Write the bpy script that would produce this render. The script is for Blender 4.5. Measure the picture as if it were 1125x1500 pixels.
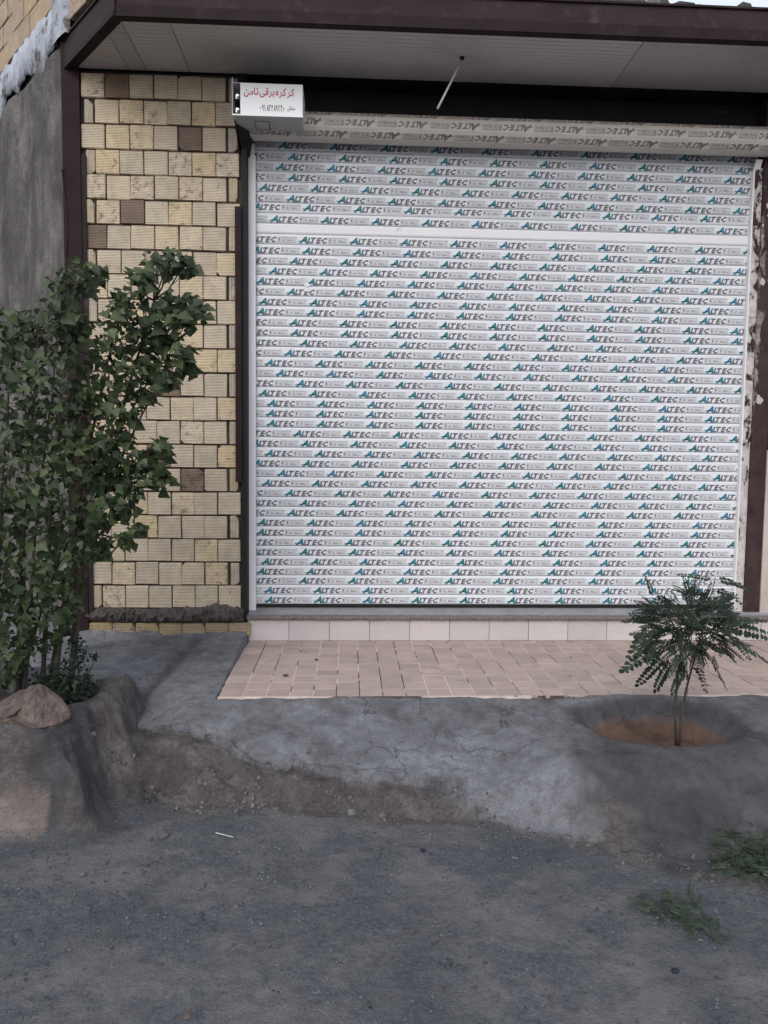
import bpy, bmesh, math, random
import numpy as np
from mathutils import Vector, Matrix, Euler, Quaternion

random.seed(7)
rng = np.random.default_rng(11)
PI = math.pi
S = bpy.context.scene
for o in list(bpy.data.objects):
    bpy.data.objects.remove(o)

# ------------------------------------------------------------------ camera
YAW, PITCH, ROLL = map(math.radians, (2.75, 4.1, 0.65))
CAM = Vector((0.0, -4.9, 1.53))
FPX = 1083.0
cf = Vector((math.sin(YAW) * math.cos(PITCH), math.cos(YAW) * math.cos(PITCH), -math.sin(PITCH)))
cr = Vector((math.cos(YAW), -math.sin(YAW), 0))
cu = cr.cross(cf)
cr2 = cr * math.cos(ROLL) + cu * math.sin(ROLL)
cu2 = -cr * math.sin(ROLL) + cu * math.cos(ROLL)
cd = bpy.data.cameras.new('camera')
cam = bpy.data.objects.new('camera', cd)
S.collection.objects.link(cam)
cam.matrix_world = Matrix(((cr2.x, cu2.x, -cf.x, CAM.x), (cr2.y, cu2.y, -cf.y, CAM.y), (cr2.z, cu2.z, -cf.z, CAM.z), (0, 0, 0, 1)))
cd.sensor_fit = 'VERTICAL'
cd.sensor_height = 36.0
cd.lens = 36.0 * FPX / 1500.0
cd.clip_start = 0.05
cd.clip_end = 3000
S.camera = cam

# ------------------------------------------------------------------ world, sun, exposure
SUN_EL, SUN_AZ = math.radians(38), math.radians(200)
w = bpy.data.worlds.new("World")
S.world = w
w.use_nodes = True
nt = w.node_tree
nt.nodes.clear()
sky = nt.nodes.new('ShaderNodeTexSky')
sky.sky_type = 'NISHITA'
sky.sun_disc = False
sky.sun_elevation = SUN_EL
sky.sun_rotation = SUN_AZ
sky.air_density = 1.0
sky.dust_density = 2.5
sky.ozone_density = 1.0
bg = nt.nodes.new('ShaderNodeBackground')
bg.inputs[1].default_value = 0.115
out = nt.nodes.new('ShaderNodeOutputWorld')
ov = nt.nodes.new('ShaderNodeMix'); ov.data_type = 'RGBA'          # thin even overcast over the clear sky
ov.inputs[0].default_value = 0.55
ov.inputs[7].default_value = (7.6, 7.9, 8.4, 1)
nt.links.new(sky.outputs[0], ov.inputs[6])
nt.links.new(ov.outputs[2], bg.inputs[0])
nt.links.new(bg.outputs[0], out.inputs[0])
sl = bpy.data.lights.new('sun', 'SUN')
sl.energy = 0.7
sl.angle = math.radians(35)
sl.color = (1.0, 0.98, 0.97)
so = bpy.data.objects.new('sun', sl)
S.collection.objects.link(so)
sd = Vector((math.sin(SUN_AZ) * math.cos(SUN_EL), math.cos(SUN_AZ) * math.cos(SUN_EL), math.sin(SUN_EL)))
so.rotation_euler = sd.to_track_quat('Z', 'Y').to_euler()
S.view_settings.view_transform = 'Standard'
S.view_settings.look = 'None'
S.view_settings.gamma = 1
S.view_settings.exposure = 0.62
S.cycles.max_bounces = 6
S.cycles.diffuse_bounces = 4


# ------------------------------------------------------------------ helpers
def ray(px, py):
    return cf + cr2 * ((px - 562.5) / FPX) - cu2 * ((py - 750) / FPX)


def atY(px, py, Y):
    d = ray(px, py)
    return CAM + d * ((Y - CAM.y) / d.y)


def atZ(px, py, Z):
    d = ray(px, py)
    return CAM + d * ((Z - CAM.z) / d.z)


def lin(r, g, b):
    f = lambda c: (c / 255 / 12.92) if c / 255 <= 0.04045 else ((c / 255 + 0.055) / 1.055) ** 2.4
    return (f(r), f(g), f(b), 1)


def link(o, parent=None):
    S.collection.objects.link(o)
    if parent is not None:
        o.parent = parent
    return o


def tag(o, label=None, cat=None, group=None, kind=None):
    if label: o['label'] = label
    if cat: o['category'] = cat
    if group: o['group'] = group
    if kind: o['kind'] = kind
    return o


def empty(name, loc=(0, 0, 0), label=None, cat=None, group=None, kind=None):
    o = bpy.data.objects.new(name, None)
    o.location = loc
    o.empty_display_size = 0.1
    link(o)
    return tag(o, label, cat, group, kind)


class MB:
    """collects faces for one mesh"""
    def __init__(s):
        s.v, s.f, s.m = [], [], []

    def add(s, vs, fs, m=0):
        b = len(s.v)
        s.v += [tuple(v) for v in vs]
        s.f += [tuple(b + i for i in f) for f in fs]
        s.m += [m] * len(fs)
        return s

    def box(s, x0, x1, y0, y1, z0, z1, m=0):
        vs = [(x, y, z) for z in (z0, z1) for y in (y0, y1) for x in (x0, x1)]
        return s.add(vs, [(0, 2, 3, 1), (4, 5, 7, 6), (0, 1, 5, 4), (2, 6, 7, 3), (0, 4, 6, 2), (1, 3, 7, 5)], m)

    def prism(s, pts, axis_vec, m=0):
        """pts: closed 3d outline, extruded by axis_vec"""
        n = len(pts)
        a = Vector(axis_vec)
        vs = [Vector(p) for p in pts] + [Vector(p) + a for p in pts]
        fs = [tuple(range(n))[::-1], tuple(range(n, 2 * n))] + [(i, (i + 1) % n, n + (i + 1) % n, n + i) for i in range(n)]
        return s.add(vs, fs, m)

    def tube(s, pts, radii, n=6, m=0):
        pts = [Vector(p) for p in pts]
        b = len(s.v)
        for i, p in enumerate(pts):
            t = (pts[min(i + 1, len(pts) - 1)] - pts[max(i - 1, 0)]).normalized()
            a = t.cross(Vector((0.3, 1, 0.1))).normalized()
            c = t.cross(a)
            for k in range(n):
                q = p + (a * math.cos(2 * PI * k / n) + c * math.sin(2 * PI * k / n)) * radii[i]
                s.v.append(tuple(q))
        for i in range(len(pts) - 1):
            for k in range(n):
                s.f.append((b + i * n + k, b + i * n + (k + 1) % n, b + (i + 1) * n + (k + 1) % n, b + (i + 1) * n + k))
                s.m.append(m)
        s.f.append(tuple(b + k for k in range(n))[::-1]); s.m.append(m)
        e = b + (len(pts) - 1) * n
        s.f.append(tuple(e + k for k in range(n))); s.m.append(m)
        return s

    def mesh(s, name, mats, smooth=False):
        me = bpy.data.meshes.new(name)
        me.from_pydata(s.v, [], s.f)
        for mt in (mats if isinstance(mats, (list, tuple)) else [mats]):
            me.materials.append(mt)
        if any(s.m):
            me.polygons.foreach_set('material_index', s.m)
        if smooth:
            me.polygons.foreach_set('use_smooth', [True] * len(me.polygons))
        me.update()
        bm = bmesh.new(); bm.from_mesh(me)
        bmesh.ops.recalc_face_normals(bm, faces=bm.faces)
        bm.to_mesh(me); bm.free()
        return me

    def build(s, name, mats, parent=None, smooth=False, bevel=0, seg=1):
        me = s.mesh(name, mats, smooth)
        if bevel:
            bm = bmesh.new(); bm.from_mesh(me)
            bmesh.ops.bevel(bm, geom=list(bm.edges), offset=bevel, segments=seg, affect='EDGES', clamp_overlap=True)
            bm.to_mesh(me); bm.free()
        return link(bpy.data.objects.new(name, me), parent)


def hash2(ix, iy, seed):
    h = (ix.astype(np.int64) * 374761393 + iy.astype(np.int64) * 668265263 + seed * 974634777) & 0x7fffffff
    h = ((h ^ (h >> 13)) * 1274126177) & 0x7fffffff
    h = h ^ (h >> 16)
    return (h & 0xffff) / 65535.0


def vnoise(x, y, sc, seed=0):
    x = np.asarray(x) / sc; y = np.asarray(y) / sc
    ix, iy = np.floor(x), np.floor(y)
    fx, fy = x - ix, y - iy
    fx = fx * fx * (3 - 2 * fx); fy = fy * fy * (3 - 2 * fy)
    a = hash2(ix, iy, seed); b = hash2(ix + 1, iy, seed); c = hash2(ix, iy + 1, seed); d = hash2(ix + 1, iy + 1, seed)
    return (a * (1 - fx) + b * fx) * (1 - fy) + (c * (1 - fx) + d * fx) * fy - 0.5


def fbm(x, y, sc, seed=0, oct=4, gain=0.5):
    s, a = 0, 1
    for i in range(oct):
        s = s + a * vnoise(x, y, sc / (2 ** i), seed + i * 17)
        a *= gain
    return s


def sst(a, b, x):
    t = np.clip((x - a) / (b - a), 0, 1)
    return t * t * (3 - 2 * t)


# ------------------------------------------------------------------ materials
def nodes(name, rough=0.8, spec=0.3, metal=0.0):
    m = bpy.data.materials.new(name)
    m.use_nodes = True
    t = m.node_tree
    b = t.nodes['Principled BSDF']
    b.inputs['Roughness'].default_value = rough
    b.inputs['Specular IOR Level'].default_value = spec
    b.inputs['Metallic'].default_value = metal
    return m, t, b


def N(t, typ, **kw):
    n = t.nodes.new(typ)
    for k, v in kw.items():
        if k in ('operation', 'blend_type', 'data_type', 'attribute_name', 'feature', 'wave_type', 'bands_direction', 'wave_profile', 'distance', 'noise_dimensions') and not isinstance(v, float):
            setattr(n, k, v)
    return n


def noise(t, vec, scale, detail=6, rough=0.6, dist=0.0):
    n = t.nodes.new('ShaderNodeTexNoise')
    n.inputs['Scale'].default_value = scale
    n.inputs['Detail'].default_value = detail
    n.inputs['Roughness'].default_value = rough
    n.inputs['Distortion'].default_value = dist
    if vec is not None: t.links.new(vec, n.inputs['Vector'])
    return n.outputs['Fac']


def ramp(t, fac, stops):
    r = t.nodes.new('ShaderNodeValToRGB')
    e = r.color_ramp.elements
    while len(e) < len(stops): e.new(0.5)
    for i, (p, c) in enumerate(stops):
        e[i].position = p
        e[i].color = c if len(c) == 4 else (*c, 1)
    t.links.new(fac, r.inputs[0])
    return r.outputs[0]


def gray(v): return (v, v, v, 1)


def mixc(t, fac, a, b, mode='MIX'):
    m = t.nodes.new('ShaderNodeMix')
    m.data_type = 'RGBA'; m.blend_type = mode
    for sock, val in ((0, fac), (6, a), (7, b)):
        if isinstance(val, bpy.types.NodeSocket): t.links.new(val, m.inputs[sock])
        elif isinstance(val, (int, float)) : m.inputs[sock].default_value = val
        else: m.inputs[sock].default_value = val
    return m.outputs[2]


def mathn(t, op, a, b=0.0, clamp=False):
    m = t.nodes.new('ShaderNodeMath'); m.operation = op; m.use_clamp = clamp
    for i, v in enumerate((a, b)):
        if isinstance(v, bpy.types.NodeSocket): t.links.new(v, m.inputs[i])
        else: m.inputs[i].default_value = v
    return m.outputs[0]


def bump(t, b, h, strength=0.5, dist=0.01):
    n = t.nodes.new('ShaderNodeBump')
    n.inputs['Strength'].default_value = strength
    n.inputs['Distance'].default_value = dist
    t.links.new(h, n.inputs['Height'])
    t.links.new(n.outputs[0], b.inputs['Normal'])


def coord(t, which='Object', scale=None, loc_random=False):
    c = t.nodes.new('ShaderNodeTexCoord').outputs[which]
    if scale or loc_random:
        mp = t.nodes.new('ShaderNodeMapping')
        if scale: mp.inputs['Scale'].default_value = scale
        t.links.new(c, mp.inputs[0])
        if loc_random:
            oi = t.nodes.new('ShaderNodeObjectInfo')
            cx = t.nodes.new('ShaderNodeCombineXYZ')
            for i, k in enumerate((37.0, 91.0, 53.0)):
                t.links.new(mathn(t, 'MULTIPLY', oi.outputs['Random'], k), cx.inputs[i])
            t.links.new(cx.outputs[0], mp.inputs['Location'])
        return mp.outputs[0]
    return c


def simple(name, col, rough=0.8, var=0.15, nscale=8.0, bstr=0.2, bdist=0.003, bscale=60.0, spec=0.3, metal=0.0, scale=None, rnd=False, dirt=None, dirt_scale=3.0, dirt_lo=0.5, dirt_hi=0.7):
    m, t, b = nodes(name, rough, spec, metal)
    v = coord(t, 'Object', scale, rnd)
    n1 = noise(t, v, nscale)
    dk = tuple(c * (1 - var) for c in col[:3]); lt = tuple(min(1, c * (1 + var)) for c in col[:3])
    c = ramp(t, n1, [(0.3, dk), (0.7, lt)])
    if rnd:
        oi = t.nodes.new('ShaderNodeObjectInfo')
        c = mixc(t, 1.0, c, ramp(t, oi.outputs['Random'], [(0, gray(0.88)), (1, gray(1.08))]), 'MULTIPLY')
    if dirt:
        n2 = noise(t, v, dirt_scale, 9, 0.68)
        c = mixc(t, ramp(t, n2, [(dirt_lo, gray(0)), (dirt_hi, gray(1))]), c, dirt)
    t.links.new(c, b.inputs['Base Color'])
    bump(t, b, noise(t, v, bscale, 5, 0.65), bstr, bdist)
    return m


def brick_mat(name, col, dark, ribs=True, vertical=False):
    m, t, b = nodes(name, 0.92, 0.1)
    v = coord(t, 'Object')
    vr = coord(t, 'Object', None, True)
    oi = t.nodes.new('ShaderNodeObjectInfo')
    base = ramp(t, oi.outputs['Random'], [(0.0, tuple(c * 0.90 for c in col)), (0.4, col), (0.75, (col[0] * 1.08, col[1] * 1.02, col[2] * 0.86)), (1.0, (col[0] * 1.04, col[1] * 1.04, col[2] * 1.08))])
    n1 = noise(t, vr, 14, 6, 0.65)
    c = mixc(t, 1.0, base, ramp(t, n1, [(0.3, gray(0.80)), (0.65, gray(1.08))]), 'MULTIPLY')
    # dark soot and mortar smears, more on some blocks than others
    n2 = noise(t, vr, 22, 10, 0.75, 0.4)
    thr = mathn(t, 'ADD', n2, mathn(t, 'MULTIPLY', mathn(t, 'SUBTRACT', oi.outputs['Random'], 0.5), 0.16))
    c = mixc(t, ramp(t, thr, [(0.575, gray(0)), (0.69, gray(0.75))]), c, (*dark, 1))
    if ribs:
        sp = t.nodes.new('ShaderNodeSeparateXYZ'); t.links.new(v, sp.inputs[0])
        ax = sp.outputs[0 if vertical else 2]
        wv = mathn(t, 'SINE', mathn(t, 'MULTIPLY', ax, 2 * PI / 0.0098))
        wv = mathn(t, 'MULTIPLY', mathn(t, 'ADD', wv, 1.0), 0.5)
        gro = ramp(t, wv, [(0.05, gray(0.52)), (0.42, gray(1.0))])
        c = mixc(t, 1.0, c, gro, 'MULTIPLY')
        h = mathn(t, 'ADD', mathn(t, 'POWER', wv, 0.5), mathn(t, 'MULTIPLY', noise(t, vr, 90, 4, 0.6), 0.9))
        bump(t, b, h, 0.9, 0.003)
    else:
        bump(t, b, noise(t, vr, 90, 5, 0.7), 0.8, 0.003)
    t.links.new(c, b.inputs['Base Color'])
    return m


M = {}
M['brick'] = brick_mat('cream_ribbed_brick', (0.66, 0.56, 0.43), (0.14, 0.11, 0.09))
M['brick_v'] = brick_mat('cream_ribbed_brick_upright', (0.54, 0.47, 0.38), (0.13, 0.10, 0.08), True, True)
M['brick_dark'] = brick_mat('sooty_ribbed_brick', (0.25, 0.19, 0.15), (0.09, 0.07, 0.055))
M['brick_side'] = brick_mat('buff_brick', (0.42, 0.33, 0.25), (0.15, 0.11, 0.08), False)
M['mortar'] = simple('grey_mortar', (0.070, 0.058, 0.052), 0.95, 0.35, 14, 0.9, 0.01, 45)
M['ledge'] = simple('dark_mortar_ledge', (0.10, 0.085, 0.078), 0.95, 0.4, 18, 1.0, 0.012, 60)
M['render'] = None
M['plaster'] = simple('peeling_white_plaster', (0.40, 0.43, 0.49), 0.9, 0.22, 9, 1.0, 0.012, 30, dirt=(0.13, 0.11, 0.10, 1), dirt_scale=6, dirt_lo=0.54, dirt_hi=0.62)
M['steel'] = simple('brown_painted_steel', (0.020, 0.010, 0.0105), 0.72, 0.35, 6, 0.35, 0.003, 40, spec=0.2, dirt=(0.055, 0.038, 0.037, 1), dirt_scale=4, dirt_lo=0.60, dirt_hi=0.78)
M['steel_web'] = simple('dusty_brown_steel', (0.028, 0.016, 0.018), 0.8, 0.3, 4, 0.35, 0.003, 40, dirt=(0.085, 0.06, 0.055, 1), dirt_scale=9, dirt_lo=0.55, dirt_hi=0.8)
M['black'] = simple('black_steel', (0.012, 0.011, 0.012), 0.7, 0.3, 6, 0.3, 0.003, 40)
M['rail'] = simple('white_powder_coat', (0.74, 0.73, 0.75), 0.42, 0.04, 3, 0.05, 0.001, 80, spec=0.5, dirt=(0.45, 0.40, 0.37, 1), dirt_scale=5, dirt_lo=0.62, dirt_hi=0.85)
M['film'] = None
M['tile'] = simple('pinkish_floor_tile', (0.40, 0.310, 0.268), 0.55, 0.08, 9, 0.15, 0.001, 120, spec=0.4, rnd=True, dirt=(0.27, 0.21, 0.19, 1), dirt_scale=5, dirt_lo=0.52, dirt_hi=0.78)
M['grout'] = simple('pale_grout', (0.60, 0.515, 0.47), 0.9, 0.25, 12, 0.4, 0.002, 90, dirt=(0.08, 0.06, 0.055, 1), dirt_scale=3.0, dirt_lo=0.50, dirt_hi=0.54)
M['riser'] = simple('white_glazed_tile', (0.52, 0.475, 0.475), 0.35, 0.05, 6, 0.08, 0.001, 60, spec=0.5, rnd=True, dirt=(0.42, 0.36, 0.34, 1), dirt_scale=6, dirt_lo=0.58, dirt_hi=0.8)
M['granite'] = simple('grey_stone_slab', (0.27, 0.27, 0.29), 0.6, 0.2, 12, 0.3, 0.002, 120, dirt=(0.16, 0.15, 0.15, 1), dirt_scale=6, dirt_lo=0.5, dirt_hi=0.75)
M['granite_nose'] = simple('rough_stone_nosing', (0.17, 0.145, 0.135), 0.95, 0.9, 190, 1.0, 0.006, 170)
M['soffit'] = simple('grey_soffit_panel', (0.50, 0.47, 0.445), 0.6, 0.05, 2.5, 0.1, 0.001, 60, rnd=True, dirt=(0.34, 0.31, 0.29, 1), dirt_scale=1.6, dirt_lo=0.5, dirt_hi=0.8)
M['white_paint'] = simple('white_enamel', (0.86, 0.86, 0.88), 0.35, 0.02, 3, 0.03, 0.001, 50, spec=0.5)
M['box_grey'] = simple('galvanised_grey', (0.40, 0.40, 0.40), 0.5, 0.08, 12, 0.1, 0.001, 60, dirt=(0.2, 0.19, 0.19, 1), dirt_scale=14, dirt_lo=0.6, dirt_hi=0.72)
M['bolt'] = simple('zinc_bolt', (0.6, 0.6, 0.6), 0.35, 0.1, 20, 0.1, 0.001, 50, metal=0.8)
M['red_print'] = simple('red_print', (0.50, 0.055, 0.09), 0.5, 0.1, 30, 0.02, 0.001, 60)
M['black_print'] = simple('black_print', (0.03, 0.03, 0.035), 0.5, 0.1, 30, 0.02, 0.001, 60)
M['grey_print'] = simple('grey_print', (0.115, 0.115, 0.135), 0.5, 0.25, 25, 0.02, 0.001, 60)
M['pale_print'] = simple('pale_print', (0.53, 0.54, 0.56), 0.5, 0.1, 30, 0.02, 0.001, 60)
M['line_print'] = simple('line_print', (0.33, 0.33, 0.36), 0.5, 0.2, 60, 0.02, 0.001, 60)
M['brown_print'] = simple('brown_print', (0.22, 0.185, 0.165), 0.5, 0.3, 25, 0.02, 0.001, 60)
M['beige_print'] = simple('beige_print', (0.47, 0.42, 0.38), 0.5, 0.15, 30, 0.02, 0.001, 60)
M['slat_beige'] = simple('beige_slat_underside', (0.62, 0.57, 0.52), 0.45, 0.08, 5, 0.05, 0.001, 40)
M['rubber'] = simple('black_rubber', (0.012, 0.012, 0.014), 0.7)
M['neigh'] = simple('off_white_wall', (0.50, 0.43, 0.39), 0.7, 0.1, 4, 0.2, 0.002, 40, dirt=(0.3, 0.25, 0.22, 1), dirt_scale=3, dirt_lo=0.5, dirt_hi=0.8)
M['rock'] = simple('brown_boulder', (0.155, 0.120, 0.105), 0.95, 0.5, 16, 1.0, 0.02, 60, dirt=(0.07, 0.058, 0.052, 1), dirt_scale=22, dirt_lo=0.5, dirt_hi=0.7)
M['stone'] = simple('grey_stone', (0.105, 0.103, 0.108), 0.9, 0.3, 20, 0.7, 0.004, 90, rnd=True)
M['bark'] = simple('grey_bark', (0.065, 0.055, 0.043), 0.95, 0.4, 25, 0.8, 0.004, 60)
M['twig'] = simple('dark_twig', (0.06, 0.05, 0.038), 0.9, 0.3, 30)
M['stick'] = simple('pale_stick', (0.55, 0.53, 0.50), 0.6, 0.1, 20)
M['litter'] = simple('black_litter', (0.015, 0.015, 0.03), 0.6)
M['plastic'] = simple('torn_plastic_sheet', (0.16, 0.16, 0.18), 0.5, 0.6, 9, 0.8, 0.01, 25)
M['roof'] = simple('roof_rubble', (0.06, 0.055, 0.055), 0.9, 0.5, 12, 1.0, 0.01, 30)


def film_mat():
    m, t, b = nodes('protective_film', 0.38, 0.45)
    v = coord(t, 'Object', (0.4, 1, 6), True)
    c = ramp(t, noise(t, v, 3, 5, 0.6), [(0.3, (0.64, 0.655, 0.69)), (0.7, (0.72, 0.735, 0.765))])
    v2 = coord(t, 'Object', None, True)
    c = mixc(t, ramp(t, noise(t, v2, 7, 8, 0.7), [(0.62, gray(0)), (0.8, gray(0.5))]), c, (0.42, 0.41, 0.42, 1))
    t.links.new(c, b.inputs['Base Color'])
    bump(t, b, mathn(t, 'ADD', noise(t, v2, 30, 4, 0.6), mathn(t, 'MULTIPLY', noise(t, coord(t, 'Object', (1.0, 1, 5), True), 6, 5, 0.6, 1.0), 3.0)), 0.25, 0.003)
    return m


def teal_mat():
    m, t, b = nodes('teal_print', 0.45, 0.4)
    v = coord(t, 'Object')
    n = noise(t, v, 22, 2, 0.5)
    c = ramp(t, n, [(0.35, (0.004, 0.13, 0.13)), (0.5, (0.008, 0.17, 0.22)), (0.65, (0.03, 0.20, 0.34))])
    t.links.new(c, b.inputs['Base Color'])
    return m


def render_mat():
    m, t, b = nodes('rough_cement_render', 0.95, 0.1)
    v = coord(t, 'Object', (1.7, 1.7, 0.75))
    v2 = coord(t, 'Object')
    c = ramp(t, noise(t, v, 2.2, 8, 0.7, 0.6), [(0.32, (0.070, 0.064, 0.060)), (0.5, (0.135, 0.126, 0.120)), (0.68, (0.27, 0.255, 0.245))])
    c = mixc(t, ramp(t, noise(t, v2, 9, 9, 0.75), [(0.4, gray(0)), (0.65, gray(0.6))]), c, (0.08, 0.072, 0.07, 1))
    t.links.new(c, b.inputs['Base Color'])
    h = mathn(t, 'ADD', noise(t, v2, 11, 8, 0.7), mathn(t, 'MULTIPLY', noise(t, v2, 70, 4, 0.7), 0.5))
    bump(t, b, h, 1.0, 0.02)
    return m


def column_mat():
    """brown steel with white paint and plaster flaking off it"""
    m, t, b = nodes('flaking_column', 0.75, 0.25)
    v = coord(t, 'Object', (2.2, 2.2, 0.9))
    v2 = coord(t, 'Object')
    sp = t.nodes.new('ShaderNodeSeparateXYZ'); t.links.new(v2, sp.inputs[0])
    n = noise(t, v, 6.5, 10, 0.72, 0.5)
    # flakes cling to the shutter side of the column, most between 1.9 and 3.1 m
    side = mathn(t, 'MULTIPLY', mathn(t, 'SUBTRACT', 2.80, sp.outputs[0]), 2.2)
    up = mathn(t, 'MULTIPLY', mathn(t, 'ABSOLUTE', mathn(t, 'SUBTRACT', sp.outputs[2], 2.55)), -0.20)
    f = mathn(t, 'ADD', n, mathn(t, 'ADD', side, up))
    mask = ramp(t, f, [(0.50, gray(0)), (0.54, gray(1))])
    c1 = ramp(t, noise(t, v2, 9, 5, 0.6), [(0.3, (0.026, 0.014, 0.014)), (0.7, (0.06, 0.036, 0.035))])
    c2 = ramp(t, noise(t, v2, 26, 6, 0.7), [(0.35, (0.10, 0.08, 0.075)), (0.65, (0.34, 0.30, 0.29))])
    t.links.new(mixc(t, mask, c1, c2), b.inputs['Base Color'])
    h = mathn(t, 'ADD', mask, mathn(t, 'MULTIPLY', noise(t, v2, 60, 4, 0.6), 0.5))
    bump(t, b, h, 0.8, 0.004)
    return m


def strip_mat():
    m, t, b = nodes('chipped_white_strip', 0.8, 0.2)
    v2 = coord(t, 'Object')
    v = coord(t, 'Object', (1.6, 1.6, 0.8))
    sp = t.nodes.new('ShaderNodeSeparateXYZ'); t.links.new(v2, sp.inputs[0])
    n = noise(t, v, 11, 9, 0.7, 0.3)
    f = mathn(t, 'ADD', n, mathn(t, 'MULTIPLY', mathn(t, 'SUBTRACT', sp.outputs[2], 1.5), 0.035))
    mask = ramp(t, f, [(0.56, gray(0)), (0.60, gray(1))])
    c2 = ramp(t, noise(t, v2, 20, 6, 0.7), [(0.3, (0.33, 0.29, 0.28)), (0.6, (0.58, 0.54, 0.53))])
    t.links.new(mixc(t, mask, c2, (0.045, 0.028, 0.027, 1)), b.inputs['Base Color'])
    bump(t, b, mathn(t, 'SUBTRACT', noise(t, v2, 50, 5, 0.7), mask), 0.8, 0.004)
    return m


def leaf_mat(name, a, bcol, back):
    m, t, b = nodes(name, 0.48, 0.4)
    oi = t.nodes.new('ShaderNodeObjectInfo')
    at = t.nodes.new('ShaderNodeAttribute'); at.attribute_name = 'tint'
    f = mathn(t, 'FRACT', mathn(t, 'ADD', at.outputs['Fac'], oi.outputs['Random']))
    c = ramp(t, f, [(0, a), (0.6, tuple((p + q) / 2 for p, q in zip(a, bcol))), (1, bcol)])
    g = t.nodes.new('ShaderNodeNewGeometry')
    c = mixc(t, g.outputs['Backfacing'], c, (*back, 1))
    t.links.new(c, b.inputs['Base Color'])
    tr = t.nodes.new('ShaderNodeBsdfTranslucent'); t.links.new(c, tr.inputs[0])
    mx = t.nodes.new('ShaderNodeMixShader'); mx.inputs[0].default_value = 0.22
    t.links.new(b.outputs[0], mx.inputs[1]); t.links.new(tr.outputs[0], mx.inputs[2])
    t.links.new(mx.outputs[0], t.nodes['Material Output'].inputs[0])
    return m


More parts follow.
